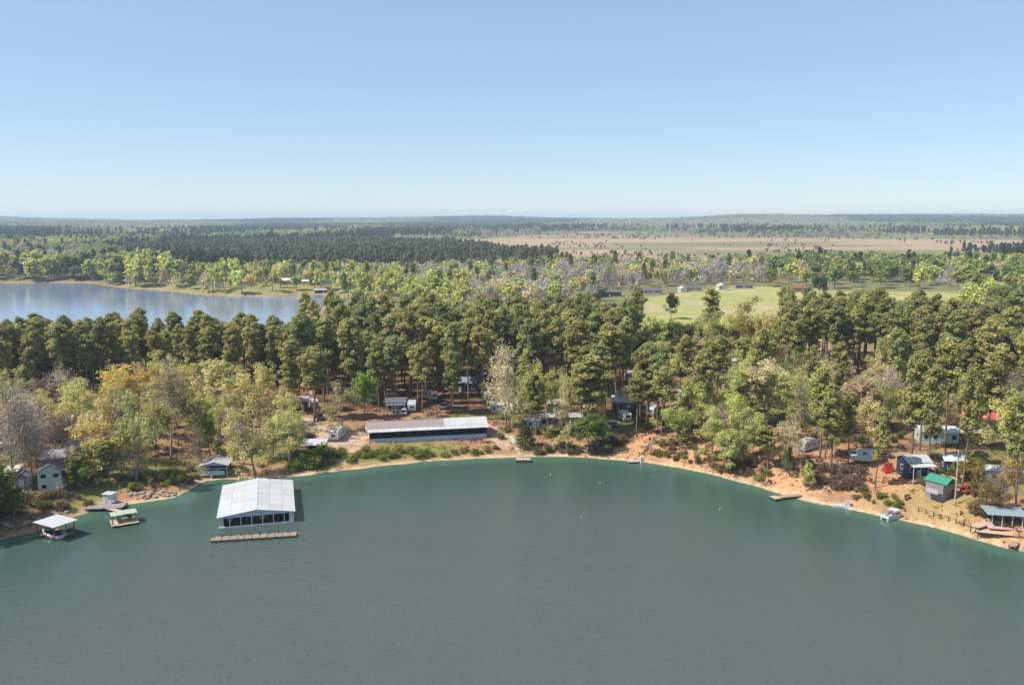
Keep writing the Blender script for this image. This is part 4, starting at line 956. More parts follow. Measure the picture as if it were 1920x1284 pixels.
# ------------------------------------------------------------------ boat docks on the left
def deck(r, L, Wd, z, mat, n=None, loc=(0, 0), rz=0.0, legs=True, name='deck'):
    d_ = bpy.data.objects.new(name, None); COL.objects.link(d_); d_.parent = r; d_.location = (loc[0], loc[1], z); d_.rotation_euler = (0, 0, rz)
    n = n or max(2, int(L / 1.0))
    for i in range(n): bx('plank', d_, mat, (-L / 2 + L * (i + .5) / n, 0, RNG.uniform(-.015, .015)), (L / n - .05, Wd, .08))
    for s_ in (-1, 1): bx('joist', d_, DWOOD, (0, s_ * (Wd / 2 - .15), -.14), (L, .12, .2))
    if legs:
        for a in (-1, 0, 1):
            for s_ in (-1, 1): cyl('pile', d_, DWOOD, (a * (L / 2 - .3), s_ * (Wd / 2 - .2), -z / 2 - .5), .1, z + 1.2, 8)
    return d_
he = 3.0; q = [W(98, 990, he), W(143, 975, he), (W(62, 978, he)), W(112, 963, he)]
cx, cy = sum(a[0] for a in q) / 4, sum(a[1] for a in q) / 4; yw = math.atan2(q[1][1] - q[0][1], q[1][0] - q[0][0]); ww = (math.dist(q[0], q[1]) + math.dist(q[2], q[3])) / 2; ll = (math.dist(q[0], q[2]) + math.dist(q[1], q[3])) / 2
r = empty('boat_shelter', (cx, cy, 0), yw, 'covered boat shelter with a flat pale grey roof at the left edge of the lake', 'boat shelter')
rf = bpy.data.objects.new('roof', None); COL.objects.link(rf); rf.parent = r; rf.location = (0, 0, he)
for i in range(5): bx('roof_panel', rf, GREYM, (-ww / 2 + ww * (i + .5) / 5, 0, RNG.uniform(-.01, .01)), (ww / 5 - .03, ll, .08))
for a in (-1, 1):
    for s_ in (-1, 0, 1): bx('post', r, DWOOD, (a * (ww / 2 - .5), s_ * (ll / 2 - .6), he / 2 - .5), (.14, .14, he + .9))
    bx('beam', r, DWOOD, (a * (ww / 2 - .5), 0, he - .16), (.12, ll - .6, .2))
deck(r, ww - .8, 1.1, .45, WOOD, loc=(0, ll / 2 - 1.1)); deck(r, ll - 1, .9, .45, WOOD, loc=(ww / 2 - .9, 0), rz=math.pi / 2)
for k in range(3): bx('rail', r, DWOOD, (ww / 2 - .45, 0, .9 + k * .35), (.05, ll - 1.2, .06))
boat((cx - .8, cy - .2, 0), yw, 5.5, 2.0, CREAMP, 'cream hulled boat under the flat grey roof of the left boat shelter', cover=DARK)
x, y, z = W(112, 1008, .0) + (0,)
boat((x, y, -.05), yw + math.pi / 2, 3.6, 1.4, GWOOD, 'small grey jon boat tied before the left boat shelter', name='jon_boat')
# hut on a deck, with gangways and a float carrying a low canopy
x, y = W(198, 950, .6); r = empty('wooden_pier', (x, y, 0), 0.12, 'weathered pier with gangways leading from the rocky left bank to the canopy float', 'pier')
deck(r, 7.5, 3.4, .7, GWOOD, 8, (0, .4)); deck(r, 6.0, 1.1, .6, PWOOD, 7, (3.2, -2.6), -0.62, name='gangway'); deck(r, 4.5, 1.2, .75, PWOOD, 5, (-5.2, 1.6), -0.3, name='gangway')
x, y = W(206, 941, .75); r = empty('dock_hut', (x, y, .75), -0.2, 'small white hut standing on the pier at the rocky left bank', 'hut')
bx('wall', r, WHITEP, (0, 0, .95), (2.0, 1.7, 1.9)); bx('roof', r, GREYM, (0, 0, 1.97), (2.4, 2.1, .12)); dd = bx('door', r, BLUEW, (-.3, -.87, .85), (.6, .06, 1.5)); bx('handle', dd, DARK, (.2, -.05, 0), (.05, .05, .1)); window(r, GREYM, (.55, -.86, 1.2), .6, .6); bx('shelf', r, GREYM, (1.3, -.2, .5), (.6, 1.2, .5))
x, y = W(233, 978, .3); r = empty('canopy_float', (x, y, 0), 0.55, 'square floating dock with a low translucent green canopy beside the pier', 'floating dock')
deck(r, 5.0, 4.0, .4, PWOOD, 7, legs=False)
for i in range(4): bx('canopy_panel', r, plain('green_sheet', (.40, .44, .34), .5), (-1.8 + 1.2 * i, .5, 2.15 - .05 * abs(i - 1.5)), (1.16, 2.9, .05))
for a in (-1, 1):
    for s_ in (-1, 1): bx('post', r, DWOOD, (a * 2.1, .5 + s_ * 1.3, 1.25), (.12, .12, 1.8))
bx('mooring_post', r, WHITEP, (-2.35, -1.7, .9), (.2, .2, 1.5)); bx('bench', r, PWOOD, (.2, .4, .75), (2.6, .5, .12)); bx('barrel', r, DWOOD, (1.2, .6, .8), (.7, .7, .8)); bx('crate', r, GWOOD, (-.9, 1.0, .75), (.8, .7, .6))
# small gabled boathouse
x, y = W(398, 899, 0); r = empty('small_boathouse', (x, y + 3, 0), 0.12, 'small boathouse with a bright white gabled roof at the shore left of the big one', 'boathouse')
mw_ = 55 * depth(x, y, 0) / F; hh = 3.2; roof_gable(r, mw_ - .7, 5.2, hh, .95, .35, WHITE, 1, 5)
gable_wall(r, mw_ - .9, 5.0, hh - .02, .85, BLUEW)
for a in (-1, 1):
    for k in (-1, 0, 1): bx('post', r, WHITEP, (a * (mw_ / 2 - .5), k * 2.4, hh / 2 - .4), (.16, .16, hh + .8))
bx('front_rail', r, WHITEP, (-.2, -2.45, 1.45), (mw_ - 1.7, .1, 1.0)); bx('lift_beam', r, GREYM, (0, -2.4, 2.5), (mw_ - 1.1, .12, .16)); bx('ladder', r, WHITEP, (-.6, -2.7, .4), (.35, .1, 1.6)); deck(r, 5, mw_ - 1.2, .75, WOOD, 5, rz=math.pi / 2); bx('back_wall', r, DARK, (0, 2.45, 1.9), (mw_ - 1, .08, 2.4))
boat((x - .2, y + 3.0, 1.0), .12 + math.pi, 4.2, 1.9, WHITEP, 'white boat lifted up inside the small gabled boathouse', cover=DARK)

# ------------------------------------------------------------------ long low building
A_ = G(690, 830); B_ = G(915, 821); yaw = math.atan2(B_[1] - A_[1], B_[0] - A_[0]); WL = math.dist(A_[:2], B_[:2]); z0 = min(A_[2], B_[2]); D = 8.5
r = empty('long_building', ((A_[0] + B_[0]) / 2 - math.sin(yaw) * D / 2, (A_[1] + B_[1]) / 2 + math.cos(yaw) * D / 2, z0), yaw, 'long low building with brown shingle and white metal roof and a dark porch', 'building')
h = 3.0; hw = WL / 2
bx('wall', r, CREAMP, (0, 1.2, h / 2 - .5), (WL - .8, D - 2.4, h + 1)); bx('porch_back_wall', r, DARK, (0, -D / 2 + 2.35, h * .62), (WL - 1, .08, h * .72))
bx('half_wall', r, BLUEW, (0, -D / 2 + .2, .55), (WL - .6, .14, 1.3)); bx('floor_slab', r, STONE, (0, -D / 2 + 1.2, -.25), (WL - .3, 2.6, .3)); bx('end_wall', r, CREAMP, (-hw + .35, 0, h / 2 - .3), (.14, D - .2, h + .6)); bx('end_wall', r, NAVY, (hw - .35, -.1, h / 2 - .3), (.14, D - .4, h + .6))
for i in range(13): bx('post', r, NAVY, (-hw + .6 + (WL - 1.2) * i / 12, -D / 2 + .2, 2.05), (.13, .13, 1.75))
for i in range(12): window(r, NAVY, (-hw + .6 + (WL - 1.2) * (i + .5) / 12, -D / 2 + 2.3, 1.7), 1.5, 1.1)
rf = bpy.data.objects.new('roof', None); COL.objects.link(rf); rf.parent = r; rf.location = (0, 0, h + .05); n = 22; pw = (WL + .6) / n; ang = math.atan2(1.75, D / 2)
for i in range(n):
    xx = -(WL + .6) / 2 + (i + .5) * pw; sh = i < n * .62
    bx('eave_panel', rf, WV[(i * 7 // 3) % 4], (xx, -D / 2 + .95, .18 + RNG.uniform(-.01, .01)), (pw - .03, 2.7, .07), (.13, 0, 0))
    bx('roof_panel', rf, SHING if sh else WV[i % 4], (xx, -.78, 1.02 + RNG.uniform(-.01, .01)), (pw - .02, (D / 2 - 1.1) / math.cos(ang), .08), (ang, 0, 0)); bx('roof_panel', rf, SHING if sh else WV[i % 4], (xx, D / 4 + .55, .92), (pw - .02, (D / 2 - .4) / math.cos(ang), .08), (-ang, 0, 0))
bx('ridge_cap', rf, SHING, (-WL * .19, .68, 1.66), (WL * .6, .35, .06))
bx('barge_board', rf, CREAMP, (-(WL + .6) / 2 - .06, 0, .25), (.1, D + .4, .5)); bx('chimney_pipe', rf, GREYM, (WL * .22, 1.2, 1.3), (.35, .35, .7))

# ------------------------------------------------------------------ cottages and sheds
house(95, 922, 4.6, 4.2, 4.5, 1.3, 0.30, GREENW, DSHING, 'two storey pale green cabin with a dark roof near the left bank', 'y', 2, True, name='cabin', cat='cabin', stories=2, npan=4)
house(106, 880, 6.0, 5.0, 2.6, 1.5, 0.2, LGREY, LGREY, 'low grey cottage directly behind the pale green cabin', 'x', 3)
house(128, 864, 5.0, 5.0, 2.7, 1.8, 0.1, WHITEP, WHITEP, 'white cottage whose gable with two windows faces the lake', 'y', 2, False)
house(102, 818, 8.0, 5.0, 4.0, 1.0, 0.25, WHITEP, WHITE, 'white panelled cabin among the trees at left', 'x', 4)
house(18, 852, 5.5, 3.5, 2.4, .3, 0.1, WHITEP, WHITE, 'white flat roofed mobile home at the left edge', 'x', 3, roofkind='shed', cat='mobile home', name='mobile_home')
house(48, 846, 3.2, 3.0, 2.2, .3, 0.1, TANP, CREAMP, 'small tan shed with a cream roof beside the mobile home at the left edge', 'x', 1, roofkind='shed', cat='shed', name='shed', npan=3)
house(10, 908, 4.5, 4.0, 2.7, .4, 0.2, plain('sage', (.40, .45, .38), .7), CREAMP, 'sage green cabin cut by the left edge of the picture', 'x', 2, roofkind='shed', name='cabin', cat='cabin')
house(41, 916, 2.4, 2.6, 2.4, .9, 0.2, GWOOD, DSHING, 'dark little shed behind the white cars at left', 'y', 1, cat='shed', name='shed', npan=3)
house(150, 850, 4.0, 3.5, 2.2, .5, 0.3, GREENW, CREAMP, 'small pale green shed with a flat cream roof left of the yellow green tree', 'x', 2, roofkind='shed', cat='shed', name='shed', npan=3)
car(14, 929, 2.6, DARK, 'dark car parked at the left edge above the bank'); car(29, 932, 0.5, WHITE, 'white car parked above the shaded left bank')
house(530, 762, 5.0, 5.0, 2.8, 1.0, 0.15, TANP, TANP, 'tan cottage half hidden by the broad yellow tree', 'x', 3)
house(560, 772, 4.6, 4.5, 3.0, .5, 0.12, DARK, LGREY, 'dark fronted cottage with a pale pinkish grey roof above the gravel yard', 'x', 2, roofkind='shed', trim=GREYM)
house(577, 740, 5.0, 4.0, 2.6, 1.1, -0.3, ORANGE, ORANGE, 'rust orange roofed shed behind the dark fronted cottage', 'x', 2, cat='shed', name='shed')
camper(591, 768, 0.35, 'white van like camper parked beside the dark fronted cottage', 5.0, 2.1, 2.6)
car(600, 786, 1.9, DARK, 'dark pickup parked under the dense pines above the gravel yard', 'pickup', 'pickup_truck')
camper(625, 829, -0.08, 'white camper standing at the left end of the long low building', 7.0, 2.5, 3.0)
x, y, z = G(587, 852); r = empty('open_shed', (x, y + 2.2, z), 0.08, 'open shed with a pale grey lean to roof above the left bank bushes', 'shed')
rf = bpy.data.objects.new('roof', None); COL.objects.link(rf); rf.parent = r; rf.location = (0, 0, 2.6); rf.rotation_euler = (.12, 0, 0)
for i in range(5): bx('roof_panel', rf, GREYM, (-2.4 + 1.2 * i, 0, 0), (1.17, 4.6, .08))
for a in (-1, 1):
    for s_ in (-1, 1): bx('post', r, DWOOD, (a * 2.6, s_ * 2.0, 1.0), (.14, .14, 3.2))
bx('back_wall', r, DWOOD, (0, 2.0, 1.1), (5.2, .1, 2.4)); bx('floor', r, GWOOD, (0, 0, .02), (5.6, 4.4, .12))
bx('stored_boxes', r, DARK, (-.8, .8, .6), (2.2, 1.4, 1.0))
car(577, 822, 1.2, DARK, 'dark car on the gravel behind the open grey roofed shed')
# behind the long building
r = house(742, 772, 5.5, 4.5, 2.8, 1.0, 0.1, BRICKR, DSHING, 'red brown cabin with a white railed porch behind the long building', 'x', 3, porch=True, cat='cabin', name='cabin')
for k in range(5): bx('railing_post', r, WHITEP, (-2.6 + 1.3 * k, -4.4, .5), (.09, .09, 1.0))
bx('railing', r, WHITEP, (0, -4.4, .95), (5.4, .08, .09))
x, y, z = G(731, 762); r = empty('awning', (x, y + 4, z + 2.8), .1, 'white patio awning standing over the red brown cabin', 'awning'); bx('canopy', r, WHITE, (0, 0, .3), (3.2, 2.6, .08), (.1, 0, 0))
for a in (-1, 1): bx('post', r, WHITEP, (a * 1.5, -1.2, -1.3), (.1, .1, 3.0)); 
for a in (-1, 1): bx('post', r, WHITEP, (a * 1.5, 1.2, -1.3), (.1, .1, 3.2))
camper(772, 774, 0.1, 'white camper with a rounded nose in front of the pine trunks', 5.5, 2.4, 2.9)
car(758, 776, 1.6, WHITE, 'white car left of the rounded white camper')
house(862, 735, 11.0, 6.0, 3.0, 1.5, -0.05, NAVY, plain('blue_grey_roof', (.22, .26, .33), .7), 'dark house with a blue grey roof under the great wood', 'x', 5, npan=8, cat='house', name='house')
camper(700, 757, 0.2, 'low white camper at the left of the red brown cabin', 5.0, 2.3, 2.5)
camper(968, 762, 0.15, 'cream camper behind the low tan shed', 5.0, 2.3, 2.6, CREAMP)
camper(1218, 782, -0.4, 'grey camper between the tall pines left of the stilted porch', 5.0, 2.3, 2.6, ALU)
car(1150, 800, 0.4, WHITE, 'white car left of the pinkish white camper')
camper(815, 752, 0.5, 'white camper among the pine trunks left of the dark house', 5.5, 2.3, 2.7)
car(835, 764, 1.3, GREYM, 'silver car between the pine trunks behind the long building')
camper(1100, 775, -0.3, 'small cream camper under the broad dark pine', 4.8, 2.2, 2.5, CREAMP)
camper(917, 753, 0.2, 'small white camper right of the dark house under the wood', 4.5, 2.2, 2.5)
house(936, 775, 4.6, 3.0, 2.5, .3, 0.05, WHITEP, CREAMP, 'white shed with a flat cream roof right of the long building', 'x', 3, roofkind='shed', cat='shed', name='shed')
house(975, 775, 6.5, 3.0, 2.0, .3, 0.08, TANP, CREAMP, 'low tan shed with a cream roof beside the white shed', 'x', 3, roofkind='shed', cat='shed', name='shed')
house(1052, 800, 11.5, 4.2, 2.7, .8, 0.02, LGREY, LGREY, 'long grey mobile home with a pinkish grey roof above the bank', 'x', 6, npan=8, cat='mobile home', name='mobile_home', trim=DARK)
house(1040, 772, 4.0, 3.5, 2.4, .9, 0.1, DARK, WHITEP, 'dark shed with a pale pointed roof behind the grey mobile home', 'x', 2, cat='shed', name='shed', npan=4)
house(1000, 803, 3.5, 3.0, 2.2, .4, 0.1, WHITEP, LGREY, 'small white shed at the left end of the grey mobile home', 'x', 2, roofkind='shed', cat='shed', name='shed', npan=3)
boat((G(1075, 803)[0], G(1075, 803)[1], G(1075, 803)[2] + .4), 1.5, 4.5, 1.9, GREYM, 'grey covered boat parked on land right of the grey mobile home', cover=GREYM)
house(1172, 772, 8.0, 5.5, 2.8, 1.4, -0.25, GWOOD, LGREY, 'grey cottage with a weathered roof above the orange bank', 'x', 4, npan=6)
camper(1177, 792, 0.25, 'pinkish white camper in front of the weathered grey cottage', 5.0, 2.3, 2.6, plain('pinkish_white', (.62, .55, .55), .5))
car(1200, 793, 1.0, DARK, 'dark car between the pinkish camper and the red earth yard')
house(1235, 752, 7.0, 4.0, 2.6, .4, 0.0, DARK, CREAMP, 'dark cottage with cream roof trim left of the stilted porch', 'x', 3, roofkind='shed')
x, y, z = G(1294, 775); r = empty('stilted_porch', (x, y + 2.5, z), 0.05, 'two storey white railed porch raised on tall stilts', 'porch')
deck(r, 5.5, 4.0, 3.0, GWOOD, 6, legs=False)
for a in range(4):
    for s_ in (-1, 1): bx('stilt', r, CREAMP, (-2.5 + 1.67 * a, s_ * 1.8, 2.7), (.14, .14, 6.0))
for a in range(12): bx('baluster', r, WHITEP, (-2.6 + .47 * a, -1.95, 3.6), (.06, .06, 1.0))
bx('rail', r, WHITEP, (0, -1.95, 4.1), (5.4, .08, .1)); bx('roof', r, LGREY, (0, 0, 5.75), (6.2, 4.7, .12), (.1, 0, 0)); bx('wall', r, GWOOD, (0, 1.9, 2.8), (5.3, .1, 5.6)); window(r, WHITEP, (-1.2, 1.83, 4.5), 1.2, 1.1); window(r, WHITEP, (1.2, 1.83, 4.5), 1.2, 1.1)
boat((G(1283, 788)[0], G(1283, 788)[1], G(1283, 788)[2] + .4), 1.2, 5.0, 2.0, WHITE, 'white boat on a trailer below the stilted porch', cover=WHITE)
house(1370, 690, 7.0, 5.0, 2.6, .6, 0.2, WHITEP, WHITE, 'white roofed house in the gap behind the lime trees', 'x', 3, cat='house', name='house')
house(1415, 696, 5.5, 4.5, 2.6, .6, 0.2, TANP, WHITE, 'smaller white roofed house left of the peach blossoming tree', 'x', 3, cat='house', name='house')
house(1190, 715, 5.0, 4.0, 2.6, .6, 0.2, TANP, CREAMP, 'cream roofed shed in the clearing of the great wood', 'x', 2, cat='shed', name='shed')
# right bank
camper(1500, 848, -0.95, 'white box camper above the orange bank', 5.5, 2.4, 2.7)
for i, (px, py, yw, lb) in enumerate([(1600, 855, 1.4, 'white car nearest the slim pale trunk on the right bank'), (1625, 858, 1.3, 'white car in the middle of the row above the red kayak rack')]): car(px, py, yw, WHITE, lb)
camper(1650, 862, 1.35, 'silvery camper at the right end of the parked row', 5.0, 2.3, 2.3, ALU)
boat((G(1612, 868)[0], G(1612, 868)[1], G(1612, 868)[2] + .5), 1.5, 5.2, 2.0, CREAMP, 'cream boat parked on land below the row of white cars', cover=WHITEP)
x, y, z = G(1665, 884); r = empty('kayak_rack', (x, y, z), .2, 'bright red tarpaulin covered rack on the orange bank', 'rack'); poly('tarpaulin', r, REDP, [(-1.1, -.9, 0), (1.1, -.9, 0), (1.1, .9, 0), (-1.1, .9, 0), (-.9, 0, 2.0), (.9, 0, 2.0)], [(0, 1, 5, 4), (2, 3, 4, 5), (1, 2, 5), (3, 0, 4)]); bx('pole', r, DWOOD, (0, 0, 1.0), (.1, .1, 2.1))
house(1722, 897, 5.0, 4.5, 3.6, 1.1, 0.1, NAVY, WHITE, 'navy blue cabin with a white roof among tall pines', 'x', 3, porch=True, cat='cabin', name='cabin')
house(1790, 890, 4.0, 3.6, 3.0, .9, -0.2, NAVY, plain('pale_blue_roof', (.5, .55, .58), .6), 'small dark blue shed behind the green roofed shed', 'x', 2, cat='shed', name='shed', npan=4)
x, y, z = G(1772, 938); r = empty('lookout_shed', (x, y + 2.2, z), .55, 'two storey grey board shed with a bright green roof on the lawn', 'shed')
for i in range(10): bx('board', r, GWOOD, (0, -1.9, .3 + .42 * i - .6), (4.2, .08, .38)) if i < 9 else None
for i in range(9): bx('board', r, GWOOD, (-2.1, 0, .3 + .42 * i - .6), (.08, 3.8, .38)); 
for i in range(9): bx('board', r, DWOOD, (2.1, 0, .3 + .42 * i - .6), (.08, 3.8, .38))
bx('back_wall', r, GWOOD, (0, 1.9, 1.5), (4.2, .1, 3.9)); roof_gable(r, 3.2, 4.0, 3.45, 1.1, .5, TEALM, 1, 4, 'y'); gable_wall(r, 3.2, 3.7, 3.4, 1.0, DWOOD); dd = bx('door', r, DARK, (1.2, -1.96, .9), (.9, .06, 1.9)); bx('handle', dd, ALU, (-.3, -.05, 0), (.05, .05, .1)); window(r, WHITEP, (-.8, -1.95, 2.2), 1.0, .8); bx('side_deck', r, GWOOD, (-2.9, -.4, 1.6), (1.6, 2.6, .1)); bx('railing', r, LGREY, (-3.6, -.4, 2.1), (.06, 2.6, .9))
r = house(1838, 808, 7.0, 5.5, 3.2, 1.2, -0.25, WHITEP, REDM, 'white cabin with a faded red roof and a pale deck on the right', 'x', 4, trim=DARK, cat='cabin', name='cabin', npan=6, ov=.7)
x, y, z = G(1826, 828); r = empty('raised_deck', (x, y + 2, z), -.25, 'pale raised deck in front of the red roofed cabin', 'deck'); deck(r, 6.0, 4.5, 1.9, PWOOD, 7); bx('lattice', r, DWOOD, (0, 1.9, .9), (5.8, .1, 1.6))
for k in range(7): bx('railing_post', r, WHITEP, (-2.9 + .96 * k, -2.2, 2.4), (.08, .08, 1.0))
bx('railing', r, WHITEP, (0, -2.2, 2.9), (5.9, .08, .08))
house(1762, 832, 8.5, 5.0, 2.8, 1.0, -0.1, plain('mint_wall', (.40, .50, .44), .7), plain('mint_roof', (.50, .55, .50), .7), 'pale mint house seen between the tall pines', 'x', 4, npan=7, cat='house', name='house')
x, y, z = G(1885, 788); r = empty('board_fence', (x, y, z), -.1, 'cream board fence right of the red roofed cabin', 'fence')
for i in range(12): bx('board', r, CREAMP, (-4 + .72 * i, 0, .8), (.66, .06, 1.7))
house(1885, 905, 11.0, 3.6, 2.5, .6, -0.28, plain('green_grey_wall', (.38, .43, .38), .7), WHITE, 'long trailer home with a white metal roof at the right edge', 'x', 5, npan=9, cat='mobile home', name='mobile_home')
# lakeside pavilion and decks at the far right
x, y, z = G(1892, 990); r = empty('pavilion', (x, y + 2, z), -.2, 'lakeside pavilion with a blue grey metal roof and dark open front', 'pavilion')
rf = bpy.data.objects.new('roof', None); COL.objects.link(rf); rf.parent = r; rf.location = (0, 0, 2.7)
for i in range(6): bx('roof_panel', rf, CANV, (-3 + 1.2 * i, 0, RNG.uniform(-.01, .01)), (1.17, 4.6, .08), (.08, 0, 0))
for a in range(4): bx('post', r, WHITEP, (-2.6 + 1.75 * a, -1.9, 1.1), (.12, .12, 3.2)); 
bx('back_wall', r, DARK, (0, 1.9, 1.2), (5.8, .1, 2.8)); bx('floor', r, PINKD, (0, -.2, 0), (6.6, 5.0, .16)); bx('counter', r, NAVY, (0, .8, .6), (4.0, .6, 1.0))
x, y, z = G(1870, 1003); r = empty('lake_deck', (x, y + .5, z + .1), -.35, 'wide pale wooden deck stepping down to the water before the pavilion', 'deck'); deck(r, 7.0, 3.2, .5, PWOOD, 8, (0, 0)); 
x, y, z = G(1852, 994); r = empty('boat_ramp', (x - .5, y + 1, z + .5), .5, 'pale wooden ramp left of the lakeside pavilion', 'ramp'); deck(r, 5.5, 1.9, .4, PWOOD, 6, (0, 0))
x, y = W(1903, 1020, .5); r = empty('short_pier', (x, y, 0), .8, 'short dark sided wooden pier at the right edge of the lake', 'pier'); deck(r, 4.5, 1.3, .8, WOOD, 5); bx('skirt', r, DWOOD, (0, -.6, .35), (4.4, .08, .6))
# pale kerb fence along the lawn
for i in range(9):
    px = 1722 + i * 14; py = 958 + i * 4.6; x, y, z = G(px, py)
    r = empty('landing_post', (x, y, z), -.3, ['first', 'second', 'third', 'fourth', 'fifth', 'sixth', 'seventh', 'eighth', 'last'][i] + ' post from the left of the low railing along the shore lawn', 'post', 'posts of the low railing along the shore lawn'); bx('shaft', r, DWOOD, (0, 0, .4), (.16, .16, .9)); bx('rail', r, BRICKR, (.75, 0, .62), (1.6, .06, .1))
x, y, z = G(1702, 936); r = empty('fire_pit_bench', (x, y, z), .4, 'small dark bench on the lawn above the pontoon boat', 'bench'); bx('seat', r, DWOOD, (0, 0, .45), (1.6, .5, .08)); bx('backrest', r, WOOD, (0, .25, .8), (1.6, .06, .5))
for a in (-1, 1): bx('leg', r, DARK, (a * .6, 0, .2), (.1, .4, .45))
for i, (px, py, yw) in enumerate([(1808, 917, .3), (1822, 914, -.2), (1815, 925, .6)]):
    x, y, z = G(px, py); k = ['leftmost', 'rearmost', 'nearest'][i]
    boat((x, y, z), yw + 1.57, 3.2, .8, REDP, '%s of the red kayaks lying right of the green roofed shed' % k, 'red kayaks beside the green roofed shed', console=False, name='kayak')
# ------------------------------------------------------------------ small docks and boats
x, y = W(981, 862, .5); r = empty('swim_platform', (x, y, 0), 0, 'small dark sided platform at the end of the pale path', 'platform'); deck(r, 3.6, 2.0, .75, LGREY, 4); bx('skirt', r, DWOOD, (0, -1.0, .35), (3.6, .1, .6))
def steps(a, b_, wd_, label, mat=LGREY, n=14, name='steps', cat='steps'):
    p, q_ = Vector(G(*a)), Vector(G(*b_)); d_ = q_ - p; yw = math.atan2(d_.y, d_.x) - math.pi / 2; r = empty(name, p, yw, label, cat); L = math.hypot(d_.x, d_.y)
    for i in range(n):
        f_ = (i + .5) / n; wx = p + d_ * f_; bx('step', r, mat, (RNG.normal(0, .03), L * f_, gz(wx.x, wx.y) - p.z + .08), (wd_, L / n * .88, .16))
    return r
steps((975, 854), (958, 818), 1.0, 'straight pale stone steps climbing from the little platform', CREAMP, 18); steps((1206, 850), (1232, 818), .8, 'narrow dark wooden steps climbing the grassy bank', GWOOD, 16)
x, y = W(1203, 866, .4); r = empty('dinghy_stand', (x, y, 0), .2, 'small white mooring box at the foot of the narrow wooden steps', 'mooring box'); bx('post', r, WHITEP, (0, 0, .8), (.55, .45, 1.7)); bx('cap', r, CREAMP, (0, 0, 1.7), (.7, .6, .1)); deck(r, 3.2, 1.2, .4, LGREY, 4, (-1.6, 1.0)); bx('tie_post', r, DWOOD, (.55, -.2, .5), (.12, .12, 1.2))
x, y = W(1478, 930, .5); r = empty('wooden_dock', (x, y, 0), .28, 'short low wooden dock reaching from the orange beach', 'dock'); deck(r, 6.0, 1.5, .55, WOOD, 7); deck(r, 1.6, 2.2, .55, PWOOD, 2, (-3.2, 0))
x, y = W(1578, 948, .2); r = empty('jet_ski_float', (x, y, 0), -.25, 'white plastic float for a jet ski at the right beach', 'float')
for i in range(3): bx('float_block', r, WHITE, (-1.3 + 1.3 * i, 0, .2), (1.25, 1.5, .35))
bx('windscreen', r, WHITE, (1.2, 0, .9), (.9, .8, 1.0), (0, .3, 0)); bx('side_bolster', r, GREYM, (1.2, .65, .5), (1.4, .2, .3))
def pontoon(px, py, yw, label):
    x, y = W(px, py, .3); r = empty('pontoon_boat', (x, y, 0), yw, label, 'pontoon boat'); r.scale = (.85, .85, .85)
    for s_ in (-1, 1):
        cyl('pontoon', r, ALU, (s_ * .85, 0, .22), .3, 5.0, 10, (math.pi / 2, 0, 0))
    bx('deck', r, GREYM, (0, 0, .58), (2.3, 5.2, .1))
    for s_ in (-1, 1): bx('side_rail', r, WHITEP, (s_ * 1.12, -.2, .98), (.06, 4.6, .65)); bx('seat', r, WHITE, (s_ * .8, -1.2, .85), (.5, 2.0, .45))
    bx('front_rail', r, WHITEP, (0, -2.5, .98), (2.2, .06, .65)); bx('console', r, DARK, (.5, .7, .95), (.6, .5, .7)); bx('canopy', r, GREYM, (0, .9, 2.1), (2.2, 2.2, .07)); bx('outboard_motor', r, DARK, (0, 2.8, .6), (.35, .4, .9))
    for a in (-1, 1):
        for s_ in (-1, 1): bx('canopy_pole', r, ALU, (a * 1.0, .9 + s_ * 1.0, 1.35), (.05, .05, 1.5))
pontoon(1671, 969, -1.05, 'white pontoon boat beached at the right shore')
# fallen log with its root plate, shore rocks, buoys
x, y, z = G(1262, 851); r = empty('fallen_log', (x, y, z + .3), -.1, 'dark fallen log with upturned roots lying on the beach', 'log'); cyl('trunk', r, DWOOD, (0, 0, .1), .28, 5.5, 8, (0, math.pi / 2, 0), .18)
for i in range(9): a = i * .7; cyl('root', r, DWOOD, (2.9, .55 * math.cos(a), .3 + .55 * math.sin(a)), .07, 1.3, 5, (a + 1.57, .3, 0), .02)
def rockm(seed):
    rng = np.random.default_rng(seed); v = []; f = []
    import bmesh
    bm = bmesh.new(); bmesh.ops.create_icosphere(bm, subdivisions=1, radius=.5)
    for q_ in bm.verts: q_.co *= rng.uniform(.7, 1.2); q_.co.z *= .6
    me = bpy.data.meshes.new('rock'); bm.to_mesh(me); bm.free(); me.materials.append(STONE); return me
RK = [rockm(i) for i in range(5)]
def rocks(a, b_, n, spread, label, grp, smin=.5, smax=1.6):
    for i in range(n):
        f_ = (i + RNG.random()) / n; px = a[0] + (b_[0] - a[0]) * f_ + RNG.normal(0, spread * .6); py = a[1] + (b_[1] - a[1]) * f_ + RNG.normal(0, spread * .35); x, y, z = G(px, py)
        o = link('boulder', RK[i % 5]); o.location = (x, y, z + .1); s_ = RNG.uniform(smin, smax); o.scale = (s_, s_ * RNG.uniform(.7, 1.2), s_); o.rotation_euler = (0, 0, RNG.random() * 6); tag(o, ('large ' if s_ > (smin + smax) / 2 else 'small ') + label + (', left end' if f_ < .33 else ', right end' if f_ > .66 else ', middle'), 'rock', grp)
rocks((240, 930), (330, 925), 22, 9, 'brown boulder on the rocky point right of the pier', 'boulders of the rocky point'); rocks((10, 985), (130, 960), 20, 8, 'boulder on the shaded left bank', 'boulders of the shaded left bank')
rocks((1300, 875), (1400, 890), 12, 8, 'boulder on the orange beach below the lime trees', 'boulders on the orange beach', .4, 1.0); rocks((1480, 905), (1590, 915), 14, 9, 'boulder near the short wooden dock', 'boulders near the short wooden dock', .4, 1.1)
